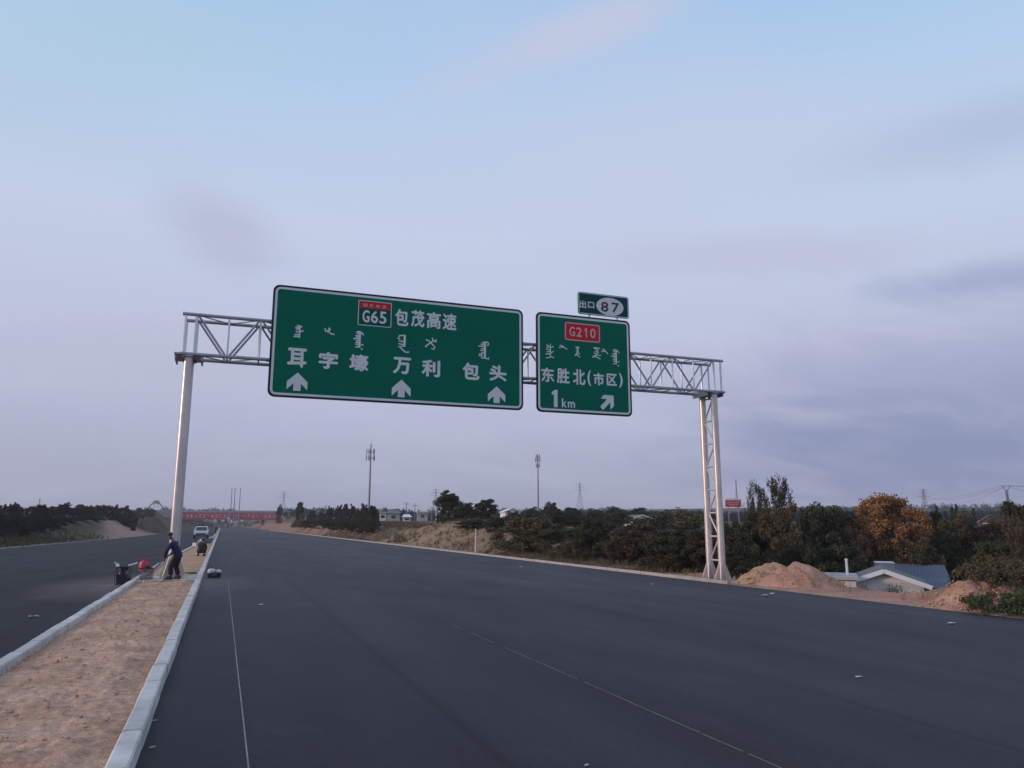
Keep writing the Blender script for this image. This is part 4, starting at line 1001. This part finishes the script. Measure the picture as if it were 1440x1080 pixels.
def person(label, loc, rz, J, top, bottom, group=None, scale=1.0):
    """J: joints in a frame where the person faces +x, left is +y; lifts body, clothes, hair, shoes"""
    e = thing('person', label, 'person', loc, rz, group); e.scale = (scale,)*3
    V = lambda k: Vector(J[k])
    pel, ch, nk, hd = V('pelvis'), V('chest'), V('neck'), V('head'); mid = pel.lerp(ch, .5)
    up = (hd-nk).normalized(); fwd = Vector(J.get('face', (1, 0, -.2))).normalized(); fwd = (fwd-up*fwd.dot(up)).normalized()
    body = [([pel, mid, ch, nk, nk+up*.06, hd-up*.01, hd+up*.075], [.085, .09, .11, .055, .05, .085, .062])]
    jac = [([pel-Vector((0,0,.10)), pel, mid, ch, nk+(ch-nk)*.25], [.145, .152, .142, .156, .085])]
    tro = [([pel+Vector((0,0,.08)), pel], [.130, .14])]
    for s in ('l', 'r'):
        sh, el, ha = V('sh_'+s), V('el_'+s), V('ha_'+s); hp, kn, an, to = V('hp_'+s), V('kn_'+s), V('an_'+s), V('to_'+s)
        d = (ha-el).normalized(); wr = ha-d*.03
        body.append(([ch, sh, sh.lerp(el, .5), el, el.lerp(wr, .4), wr, ha+d*.035], [.12, .058, .05, .042, .040, .027, .036]))
        side = d.cross(Vector((0,0,1))).normalized(); palm = ha+d*.035; dn = side.cross(d).normalized()
        for k, (f, ln) in enumerate(((-1.3, .062), (-.45, .072), (.45, .068), (1.3, .054))):
            a = palm+side*f*.014+d*.025; body.append(([palm, a, a+d*ln*.45-dn*.012, a+d*ln*.75-dn*.035], [.036, .010, .0095, .008]))
        b = palm-d*.03+side*.03; body.append(([palm, b, b+d*.035+side*.012-dn*.01], [.036, .011, .009]))
        body.append(([pel, hp, hp.lerp(kn, .5), kn, kn.lerp(an, .4), an, to], [.085, .07, .066, .052, .048, .036, .034]))
        jac.append(([ch, sh, sh.lerp(el, .5), el, el.lerp(wr, .5), wr-d*.03], [.152, .082, .072, .062, .054, .048]))
        tro.append(([pel, hp, hp.lerp(kn, .5), kn, kn.lerp(an, .5), an+(kn-an).normalized()*.05], [.15, .118, .104, .088, .082, .078]))
        m = MB(); f = (to-an); f.z = 0; f = f.normalized(); c = an+f*.06; q = f.cross(Vector((0,0,1)))
        pts = []
        for zz, ww, l0, l1 in ((-.075, .046, -.11, .15), (-.045, .048, -.11, .15), (-.01, .04, -.10, .08), (.05, .042, -.09, .0)):
            pts += [c+f*l0+q*ww+Vector((0,0,zz)), c+f*l1+q*ww*.7+Vector((0,0,zz)), c+f*l1-q*ww*.7+Vector((0,0,zz)), c+f*l0-q*ww+Vector((0,0,zz))]
        m.add(pts, [(3,2,1,0), (12,13,14,15)]+[(4*i+k, 4*i+(k+1) % 4, 4*i+4+(k+1) % 4, 4*i+4+k) for i in range(3) for k in range(4)])
        m.build('shoe', M['rubber'], e)
    # nose, ears and brow grow out of the head of the same skinned surface
    hc = hd+up*.02; sd = up.cross(fwd).normalized()
    body.append(([hd-up*.01, hc+fwd*.088-up*.012], [.085, .014])); body.append(([hd-up*.01, hd-up*.06+fwd*.062], [.085, .034]))
    for s in (-1, 1): body.append(([hd-up*.01, hc+sd*s*.082-up*.01], [.085, .016]))
    link('body', dress(skin_mesh('body', body), M['skin']), e)
    for s in (-1, 1):
        m = MB(); p = hc+fwd*.073+sd*s*.03+up*.012; m.blob(tuple(p), (.011,)*3, 8, 6); m.build('eye', M['black'], e, True)
    m = MB(); p = hc+fwd*.085-up*.05; m.bar(p-sd*.022, p+sd*.022, .008); m.build('mouth', M['banner'], e)
    link('jacket', dress(skin_mesh('jacket', jac), top), e); link('trousers', dress(skin_mesh('trousers', tro), bottom), e)
    m = MB(); m.blob((0,0,0), (.098, .088, .075), 16, 10, .05); q = Matrix((fwd, sd, up)).transposed().to_4x4(); o = m.build('hair', M['hair'], e, True)
    o.matrix_local = Matrix.Translation(hc-fwd*.016+up*.05) @ q
    return e
LEFT = math.atan2(math.sin(YAW), -math.cos(YAW))          # heading that shows the left profile from the road
X, Y = -1.30, 24.75
worker = person('person in a blue jacket and dark trousers stooping over a shovel by the round post', (X, Y, .13), LEFT+.12,
  dict(pelvis=(-.20,0,.80), chest=(-.06,0,1.11), neck=(.02,0,1.28), head=(.10,0,1.41), face=(1,.1,-.55),
       sh_l=(-.02,.19,1.19), el_l=(.14,.22,.92), ha_l=(.22,.03,.69), sh_r=(-.02,-.19,1.19), el_r=(-.02,-.27,.93), ha_r=(.06,-.03,.83),
       hp_l=(-.17,.10,.76), kn_l=(-.02,.15,.44), an_l=(-.06,.16,.09), to_l=(.10,.18,.03), hp_r=(-.18,-.10,.76), kn_r=(-.10,-.15,.42), an_r=(-.22,-.17,.09), to_r=(-.07,-.20,.03)),
  M['jacket'], M['trouser'], scale=.87)
# shovel
rot = Matrix.Rotation(LEFT+.12, 4, 'Z')
def wl(p): return Vector((X, Y, .13))+rot @ (Vector(p)*.87)
e = thing('shovel', 'long handled shovel held by the stooping person in the blue jacket', 'shovel', tuple(wl((.85,.1,.02))))
o0 = wl((.85,.1,.02)); a = wl((-.10,-.05,1.02))-o0; b = wl((.74,.1,.14))-o0
m = MB(); m.tube([a, b], .019, 8); m.build('handle', M['woodplank'], e); m = MB(); dirv = (b-a).normalized()
sd = dirv.cross(Vector((0,0,1))).normalized(); tip = b+dirv*.3; nn = sd.cross(dirv)*.006
bl = [b+sd*.06, b+sd*.11+dirv*.05, b+sd*.10+dirv*.2, tip, b-sd*.10+dirv*.2, b-sd*.11+dirv*.05, b-sd*.06]
m.add([p+nn for p in bl]+[p-nn for p in bl], [tuple(range(7)), tuple(range(13, 6, -1))]+[(i, i+7, (i+1) % 7+7, (i+1) % 7) for i in range(7)]); m.build('blade', M['mast'], e)
# crouching person farther along the median
person('person in dark clothes crouching by the right median kerb beyond the round post', (-.90, 42.6, .13), R(75),
  dict(pelvis=(-.18,0,.30), chest=(.03,0,.60), neck=(.12,0,.76), head=(.20,0,.87), face=(1,0,-.6),
       sh_l=(.06,.18,.68), el_l=(.25,.2,.48), ha_l=(.42,.1,.30), sh_r=(.06,-.18,.68), el_r=(.25,-.2,.46), ha_r=(.44,-.06,.26),
       hp_l=(-.15,.1,.28), kn_l=(.2,.17,.46), an_l=(.02,.16,.09), to_l=(.18,.17,.03), hp_r=(-.15,-.1,.28), kn_r=(.2,-.17,.44), an_r=(0,-.16,.09), to_r=(.16,-.17,.03)),
  M['darkcloth'], M['trouser'], scale=.9)
person('person in dark purple standing far along the median, below the banner bridge', (-.95, 148, .13), R(190),
  dict(pelvis=(0,0,.92), chest=(.01,0,1.28), neck=(.02,0,1.48), head=(.04,0,1.60),
       sh_l=(0,.2,1.39), el_l=(.02,.27,1.1), ha_l=(.1,.25,.86), sh_r=(0,-.2,1.39), el_r=(.0,-.27,1.1), ha_r=(.08,-.26,.86),
       hp_l=(0,.1,.88), kn_l=(.03,.13,.5), an_l=(0,.13,.09), to_l=(.15,.15,.03), hp_r=(0,-.1,.88), kn_r=(.02,-.13,.5), an_r=(-.04,-.13,.09), to_r=(.12,-.15,.03)),
  M['purplecloth'], M['trouser'])

# ------------------------------------------------------------------ work-site things
# small petrol engine unit on the left carriageway beside the kerb
e = thing('petrol_generator', 'small black petrol engine in a tube frame on the asphalt left of the kerb', 'generator', (-2.60, 25.3, road_z(-2.6)), LEFT+.3); e.scale = (.58, .58, .98)
m = MB(); m.box(-.24, .24, -.18, .18, .06, .30); m.blob((.05, 0, .30), (.17, .15, .12), 12, 8); m.build('engine_block', M['engine'], e)
m = MB()
for y in (-.24, .24): m.tube([(-.30, y, .03), (.30, y, .03), (.33, y, .10), (.33, y, .44), (.28, y, .50), (-.28, y, .50), (-.33, y, .44), (-.33, y, .10), (-.30, y, .03)], .016, 8)
for x in (-.28, .28): m.tube([(x, -.24, .50), (x, .24, .50)], .016, 8); m.tube([(x, -.24, .03), (x, .24, .03)], .016, 8)
m.build('tube_frame', M['engine'], e)
m = MB(); m.tube([(.20, -.19, .22), (.20, -.245, .22)], .13, 20); m.build('fan_housing', M['engine'], e, True)
m = MB(); m.box(-.22, .10, -.15, .15, .40, .50); m.build('fuel_tank', M['engine'], e)
m = MB(); m.tube([(.22, -.05, .52), (.34, -.05, .60)], .045, 10); m.tube([(.28, .1, .50), (.40, .1, .66)], .02, 8); m.build('air_filter', M['white'], e, True)
m = MB(); m.tube([(-.20, 0, .55), (-.42, -.02, .58), (-.62, -.02, .62)], .022, 8); m.build('pull_handle', M['white'], e, True)
for y in (-.27, .27):
    m = MB(); m.tube([(-.20, y-.03, .11), (-.20, y+.03, .11)], .11, 18); m.build('wheel', M['rubber'], e, True)
# red can
e = thing('fuel_can', 'bright red plastic can on the left asphalt behind the black petrol engine', 'can', (-2.62, 32, road_z(-2.62)), LEFT); e.scale = (.82,)*3
m = MB(); prof = [(0,.17),(.04,.2),(.32,.205),(.42,.17),(.47,.07),(.50,.06)]
n = 20; v = [(r*math.cos(2*PI*k/n), r*.8*math.sin(2*PI*k/n), z) for z, r in prof for k in range(n)]
m.add(v, [tuple(range(n-1,-1,-1)), tuple(range(n*5, n*6))]+[(i*n+k, i*n+(k+1) % n, (i+1)*n+(k+1) % n, (i+1)*n+k) for i in range(5) for k in range(n)]); m.build('body', M['redcan'], e, True)
m = MB(); m.tube([(0,0,.5),(0,0,.54)], .055, 14); m.build('cap', M['green_dark'], e); m = MB(); m.tube([(-.13,0,.42),(-.11,0,.52),(0,0,.56),(.11,0,.52),(.13,0,.42)], .016, 8); m.build('handle', M['redcan'], e)
# crate
e = thing('plastic_crate', 'grey mesh crate beside the left kerb in front of the stooping person', 'crate', (-1.98, 25.25, .13), LEFT)
m = MB(); W, Dp, Hh = .30, .22, .28
for k in range(6):
    z = .03+k*.05
    for s in (-1, 1): m.box(-W/2, W/2, s*Dp/2-.006, s*Dp/2+.006, z, z+.025); m.box(s*W/2-.006, s*W/2+.006, -Dp/2+.007, Dp/2-.007, z, z+.025)
for i in range(7):
    x = -W/2+.004+i*(W-.008)/6
    for s in (-1, 1): m.box(x-.008, x+.008, s*Dp/2-.01, s*Dp/2-.0065, 0, Hh+.02)
m.box(-W/2+.01, W/2-.01, -Dp/2+.011, Dp/2-.011, .0, .02); m.build('basket', M['crate'], e)
m = MB(); m.box(-W/2-.012, W/2+.012, -Dp/2-.014, -Dp/2+.0, Hh+.02, Hh+.05); m.box(-W/2-.012, W/2+.012, Dp/2, Dp/2+.014, Hh+.02, Hh+.05); m.box(-W/2-.012, -W/2, -Dp/2, Dp/2, Hh+.02, Hh+.05); m.box(W/2, W/2+.012, -Dp/2, Dp/2, Hh+.02, Hh+.05); m.build('rim', M['engine'], e)
m = MB(); m.blob((0,0,.30), (.12,.09,.09), 10, 7, .15); m.build('dark_bundle', M['darkcloth'], e)
# plank across the median
e = thing('plank', 'dark timber plank lying across the median beyond the round post', 'plank', (-.98, 27.32, .135), .10); m = MB(); m.box(-.32, .32, -.06, .06, 0, .05); m.build('timber', M['woodplank'], e); m = MB(); m.box(-.32, .32, -.052, .052, .05, .062); m.build('top_face', M['woodplank'], e)
# tiles of broken concrete at the post
for i in range(9):
    m = MB(); n = random.choice((5, 6)); r = random.uniform(.05, .12); pl = [(r*random.uniform(.7, 1.2)*math.cos(2*PI*k/n), r*random.uniform(.6, 1.1)*math.sin(2*PI*k/n)) for k in range(n)]; t = random.uniform(.02, .06)
    m.add([(x, y, 0) for x, y in pl]+[(x*.93, y*.93, t) for x, y in pl], [tuple(range(n-1, -1, -1)), tuple(range(n, 2*n))]+[(k, (k+1) % n, (k+1) % n+n, k+n) for k in range(n)])
    o = m.build('concrete_rubble', M['pad']); o.location = (random.uniform(-2.1, -.75), random.choice((random.uniform(24.2, 24.7), random.uniform(26.9, 27.2))), .125); tag(o, 'broken piece of grey concrete on the median round the post foot', 'rubble', 'concrete pieces round the post foot')
# white sack and black box on the right carriageway
e = thing('tool_case', 'low black case on the right asphalt against the median kerb', 'case', (-.14, 27.6, road_z(0)), .1); e.scale = (.68, .8, .8)
m = MB(); m.box(-.28, .30, -.16, .16, 0, .14); m.build('case', M['engine'], e); m = MB(); m.box(-.29, .31, -.17, .17, .14, .175); m.build('lid', M['engine'], e); m = MB(); m.tube([(-.1,-.165,.1),(-.1,-.2,.12),(.1,-.2,.12),(.1,-.165,.1)], .012, 6); m.build('handle', M['mast'], e)
for x, s, lab in ((-.22, (.13,.11,.085), 'white cloth sack on the black case, the one nearer the kerb'), (.0, (.10,.09,.065), 'smaller white sack on the outer end of the black case')):
    m = MB(); m.blob((0,0,s[2]*.8), s, 14, 9, .08); o = m.build('sack', M['sack'], smooth=True); o.location = (x, 27.6, road_z(0)+.14); tag(o, lab, 'sack')
# kerb stones waiting along the median far on
for i in range(7):
    m = MB(); c = .012; m.box(-.075, .075, -.48, .48, 0, .24); m.box(-.066, .066, -.47, .47, .24, .25)
    o = m.build('loose_kerb_stone', M['kerb']); o.location = (-1.75+.12*(i % 2), 62+i*4.2+random.uniform(-.4, .4), .14); o.rotation_euler.z = random.uniform(-.3, .3); tag(o, 'loose grey kerb stone waiting on the sandy median', 'kerb stone', 'loose kerb stones on the median')
for i in range(5):
    m = MB(); m.tube([(-.5, -1.2, .07), (.5, 1.2, .07)], .06, 8); o = m.build('dark_pipe', M['engine']); o.location = (-1.3, 70+i*5, .14); tag(o, 'dark pipe lying aslant on the far median', 'pipe', 'dark pipes on the far median')

# ------------------------------------------------------------------ white car coming on the left carriageway
e = thing('hatchback_car', 'white hatchback on the left carriageway just beyond the round post', 'car', (-2.45, 110, road_z(-2.35)), 0)
prof = [(-2.0,.42),(-1.98,.66),(-1.9,.82),(-.95,.95),(-.35,1.42),(.1,1.50),(1.2,1.46),(1.75,1.05),(1.95,.92),(2.0,.45)]   # along the car, front at -y
def car_section(w, inset):
    return [(w-inset*max(0, z-.9)*.55, y, z) for y, z in prof]
n = len(prof); m = MB(); v = [(x, y, z) for x, y, z in car_section(.86, .5)]+[(-x, y, z) for x, y, z in car_section(.86, .5)]
m.add(v, [tuple(range(n)), tuple(range(2*n-1, n-1, -1))]+[(i, i+n, (i+1) % n+n, (i+1) % n) for i in range(n)])
body = m.build('body', M['carwhite'], e)
md = body.modifiers.new('bevel', 'BEVEL'); md.width = .06; md.segments = 3
m = MB(); m.add([(.70,-.93,1.0),(-.70,-.93,1.0),(-.60,-.40,1.40),(.60,-.40,1.40)], [(0,1,2,3)]); m.v = [(x, y-.02, z+.02) for x, y, z in m.v]; m.build('windscreen', M['glass'], e)
m = MB(); m.add([(.64,1.28,1.42),(-.64,1.28,1.42),(-.70,1.72,1.10),(.70,1.72,1.10)], [(0,1,2,3)]); m.v = [(x, y+.02, z+.02) for x, y, z in m.v]; m.build('rear_window', M['glass'], e)
for s in (-1, 1):
    m = MB(); m.add([(s*.862,-.72,.99),(s*.862,1.35,.99),(s*.775,1.15,1.38),(s*.775,-.25,1.38)], [(0,1,2,3)]); m.v = [(x+s*.012, y, z) for x, y, z in m.v]; m.build('side_window', M['glass'], e)
    for y in (-1.25, 1.25):
        m = MB(); m.tube([(s*.70, y, .31), (s*.88, y, .31)], .31, 22); w = m.build('wheel', M['rubber'], e, True); m = MB(); m.tube([(s*.87, y, .31), (s*.89, y, .31)], .19, 16); m.build('rim', M['alu'], w)
    m = MB(); m.blob((s*.62, -1.95, .72), (.19, .08, .09), 12, 8); m.build('headlight', M['lamp'], e, True)
    m = MB(); m.box(s*.9-.09, s*.9+.09, -.72, -.62, 1.0, 1.12); m.build('mirror', M['carwhite'], e)
m = MB(); m.box(-.55, .55, -2.04, -1.98, .42, .62); m.build('grille', M['black'], e); m = MB(); m.box(-.8, .8, -2.05, -1.98, .22, .36); m.build('bumper', M['black'], e)
m = MB(); m.box(-.22, .22, -2.07, -2.045, .44, .55); m.build('number_plate', M['roof_blue'], e)

# ------------------------------------------------------------------ litter on the asphalt
def scrap(px, py, r, label):
    d = ray(px, py); t = -EYE/d[2]
    for _ in range(6): z = road_z(d[0]*t); t = (z-EYE)/d[2]
    m = MB(); n = 8; v = []
    for i in range(n):
        for j in range(4): v.append((r*(-1+2*i/(n-1))*random.uniform(.85,1.1), r*.5*(-1+2*j/3)*random.uniform(.7,1.2), .012+random.random()*r*.28))
    m.add(v, [(i*4+j, i*4+4+j, i*4+5+j, i*4+1+j) for i in range(n-1) for j in range(3)])
    o = m.build('paper_scrap', M['litter']); o.location = (d[0]*t, d[1]*t, road_z(d[0]*t)); o.rotation_euler.z = random.random()*.8; md = o.modifiers.new('thick', 'SOLIDIFY'); md.thickness = .004
    tag(o, label, 'litter')
scrap(733, 797.5, .11, 'white paper scrap on the asphalt near the far kerb, below the olive bush')
scrap(917, 822, .07, 'white paper scrap on the asphalt left of the lattice post')
scrap(1076, 838, .13, 'white scrap on the asphalt below the yellow sand heap')
scrap(1086, 835.5, .10, 'flat pale scrap on the asphalt below the large red heap')
scrap(1338, 877.5, .10, 'long pale scrap on the asphalt at the right')
scrap(1208, 953, .045, 'faint pale scrap in the middle of the right half of the asphalt')
scrap(367, 851, .06, 'small pale scrap beside the set-out line on the right carriageway')
scrap(214, 1053, .022, 'small white scrap on the asphalt near the kerb at the bottom')
scrap(218, 1015, .018, 'tiny white scrap on the asphalt beside the kerb, upper of two')
scrap(47, 868, .09, 'pale scrap on the dark left carriageway')
scrap(825, 1078, .02, 'tiny pale scrap at the bottom middle of the asphalt')

# ------------------------------------------------------------------ sky, sun, camera
SUN_EL, SUN_AZ = R(11), R(276)           # azimuth clockwise from +Y
w = bpy.data.worlds.new('World'); S.world = w; w.use_nodes = True; nt = w.node_tree; n, l = nt.nodes, nt.links
bg = n['Background']; bg.inputs['Strength'].default_value = .1
sky = n.new('ShaderNodeTexSky'); sky.sky_type = 'NISHITA'; sky.sun_disc = False; sky.sun_elevation = SUN_EL; sky.sun_rotation = SUN_AZ
sky.air_density = 1.0; sky.dust_density = 1.5
tc = n.new('ShaderNodeTexCoord'); sp = n.new('ShaderNodeSeparateXYZ'); l.new(tc.outputs['Generated'], sp.inputs[0])
def math_(op, a, b=None, clamp=False):
    x = n.new('ShaderNodeMath'); x.operation = op; x.use_clamp = clamp
    for i, v in enumerate((a, b)):
        if v is None: continue
        if isinstance(v, (int, float)): x.inputs[i].default_value = v
        else: l.new(v, x.inputs[i])
    return x.outputs[0]
def cramp(f, stops):
    r = n.new('ShaderNodeValToRGB'); l.new(f, r.inputs[0]); e = r.color_ramp.elements
    while len(e) < len(stops): e.new(.5)
    for i, (p, c) in enumerate(stops): e[i].position = p; e[i].color = (*c, 1)
    return r.outputs[0]
def mixc(f, a, b, mode='MIX'):
    x = n.new('ShaderNodeMix'); x.data_type = 'RGBA'; x.blend_type = mode
    if isinstance(f, (int, float)): x.inputs[0].default_value = f
    else: l.new(f, x.inputs[0])
    for i, v in ((6, a), (7, b)):
        if isinstance(v, tuple): x.inputs[i].default_value = (*v, 1)
        else: l.new(v, x.inputs[i])
    return x.outputs[2]
def lin(r, g, b): return tuple(((c/255+.055)/1.055)**2.4 if c > 10 else c/3294 for c in (r, g, b))
el = math_('MAXIMUM', sp.outputs['Z'], 0.0)
overcast = cramp(el, [(0, lin(164,168,196)), (.10, lin(178,182,208)), (.22, lin(194,199,225)), (.36, lin(197,212,237)), (.50, lin(183,210,240)), (.62, lin(161,201,239)), (.80, lin(178,202,230)), (1, lin(188,200,218))])
# cloud sheet: noise on a plane overhead
den = math_('ADD', sp.outputs['Z'], .22)
cx = math_('DIVIDE', sp.outputs['X'], den); cy = math_('DIVIDE', sp.outputs['Y'], den)
cb = n.new('ShaderNodeCombineXYZ'); l.new(cx, cb.inputs[0]); l.new(cy, cb.inputs[1])
def cnoise(scale, stretch, rot, det, seed):
    mp = n.new('ShaderNodeMapping'); mp.inputs['Rotation'].default_value[2] = rot; mp.inputs['Scale'].default_value = (stretch, 1, 1); mp.inputs['Location'].default_value = (seed, seed*.7, 0); l.new(cb.outputs[0], mp.inputs['Vector'])
    t = n.new('ShaderNodeTexNoise'); t.inputs['Scale'].default_value = scale; t.inputs['Detail'].default_value = det; t.inputs['Roughness'].default_value = .55; t.inputs['Distortion'].default_value = .6; l.new(mp.outputs[0], t.inputs['Vector']); return t.outputs['Fac']
def sm(src, a, b):
    x = n.new('ShaderNodeMapRange'); x.interpolation_type = 'SMOOTHSTEP'; l.new(src, x.inputs['Value']); x.inputs['From Min'].default_value = a; x.inputs['From Max'].default_value = b; return x.outputs[0]
c1 = sm(cnoise(1.3, .45, .5, 5, 3.1), .42, .70)
c2 = sm(cnoise(2.2, .35, .2, 6, 8.4), .48, .74)
col = mixc(math_('MULTIPLY', c1, .30), overcast, lin(204,208,232))
col = mixc(math_('MULTIPLY', c2, .10), col, lin(176,178,204))
# single cloud banks, each an ellipse of the sky broken by noise
edge = cnoise(3.4, .6, .1, 6, 1.7)
def bank(px, py, wpx, hpx, colr, amt, tilt=0.0):
    d = Vector(ray(px, py)[:3]).normalized(); right = Vector((math.cos(YAW), -math.sin(YAW), 0)); right = (right-d*right.dot(d)).normalized(); up = right.cross(d) if False else d.cross(right)*-1
    up = right.cross(d).normalized(); a, b = right*math.cos(tilt)+up*math.sin(tilt), up*math.cos(tilt)-right*math.sin(tilt)
    def dot(v):
        x = n.new('ShaderNodeVectorMath'); x.operation = 'DOT_PRODUCT'; l.new(tc.outputs['Generated'], x.inputs[0]); x.inputs[1].default_value = v; return x.outputs['Value']
    u = math_('DIVIDE', dot(tuple(a)), wpx/F_PX); v = math_('DIVIDE', dot(tuple(b)), hpx/F_PX)
    front = math_('GREATER_THAN', dot(tuple(d)), .2)
    r = math_('ADD', math_('MULTIPLY', u, u), math_('MULTIPLY', v, v)); r = math_('SQRT', r); r = math_('ADD', r, math_('MULTIPLY', math_('SUBTRACT', edge, .5), 1.25))
    x = n.new('ShaderNodeMapRange'); x.interpolation_type = 'SMOOTHSTEP'; l.new(r, x.inputs['Value']); x.inputs['From Min'].default_value = 1.15; x.inputs['From Max'].default_value = .1
    global col
    col = mixc(math_('MULTIPLY', math_('MULTIPLY', x.outputs[0], front), amt), col, lin(*colr))
bank(1370, 560, 400, 140, (146,154,193), .6, .05)
bank(1420, 390, 190, 34, (150,162,198), .65, .12)
bank(1300, 640, 330, 90, (130,140,182), .75)
bank(320, 330, 100, 60, (181,184,209), .6, -.5)
bank(1050, 360, 330, 40, (190,188,210), .4, .02)
bank(820, 45, 230, 40, (206,205,226), .6, .35)
bank(1390, 180, 260, 50, (172,188,218), .6, .25)
bank(120, 60, 330, 110, (178,208,228), .6, .1)
bank(950, 230, 420, 120, (202,209,234), .5, .1)
bank(300, 500, 400, 70, (186,190,212), .35)
sc = mixc(1.0, col, (10.0, 10.0, 10.0), 'MULTIPLY'); 
for nd in n:
    if nd.bl_idname == 'ShaderNodeMix': nd.clamp_result = False
fin = mixc(.95, sky.outputs[0], sc)
l.new(fin, bg.inputs['Color'])
sun = bpy.data.lights.new('sun', 'SUN'); sun.energy = 2.2; sun.angle = R(10); sun.color = (1.0, .76, .64)
so = bpy.data.objects.new('sun', sun); COL.objects.link(so)
sd = Vector((math.sin(SUN_AZ)*math.cos(SUN_EL), math.cos(SUN_AZ)*math.cos(SUN_EL), math.sin(SUN_EL))); so.rotation_euler = sd.to_track_quat('Z', 'Y').to_euler()
HAZE = 0.00032
if HAZE > 0:
    m = MB(); m.box(-2700, 2700, -70, 3300, -12, 60); hz = m.build('haze', bpy.data.materials.new('haze'))
    hm = hz.data.materials[0]; hm.use_nodes = True; hn = hm.node_tree.nodes; hn.remove(hn['Principled BSDF']); v = hn.new('ShaderNodeVolumePrincipled')
    v.inputs['Color'].default_value = (.86, .87, .95, 1); v.inputs['Density'].default_value = HAZE; v.inputs['Anisotropy'].default_value = .2
    hm.node_tree.links.new(v.outputs[0], hn['Material Output'].inputs['Volume']); tag(hz, 'thin evening haze over the whole place', 'haze', kind='stuff')
cam = bpy.data.cameras.new('camera'); cam.sensor_fit = 'HORIZONTAL'; cam.sensor_width = 36; cam.lens = F_PX/1440*36; cam.clip_end = 8000; cam.clip_start = .05
co = bpy.data.objects.new('camera', cam); COL.objects.link(co); co.location = (0, 0, EYE); co.rotation_euler = (PI/2+PITCH, 0, -YAW); S.camera = co
S.view_settings.view_transform = 'Standard'; S.view_settings.look = 'None'; S.view_settings.exposure = 0; S.view_settings.gamma = 1
S.render.engine = 'CYCLES'
S.cycles.volume_bounces = 0
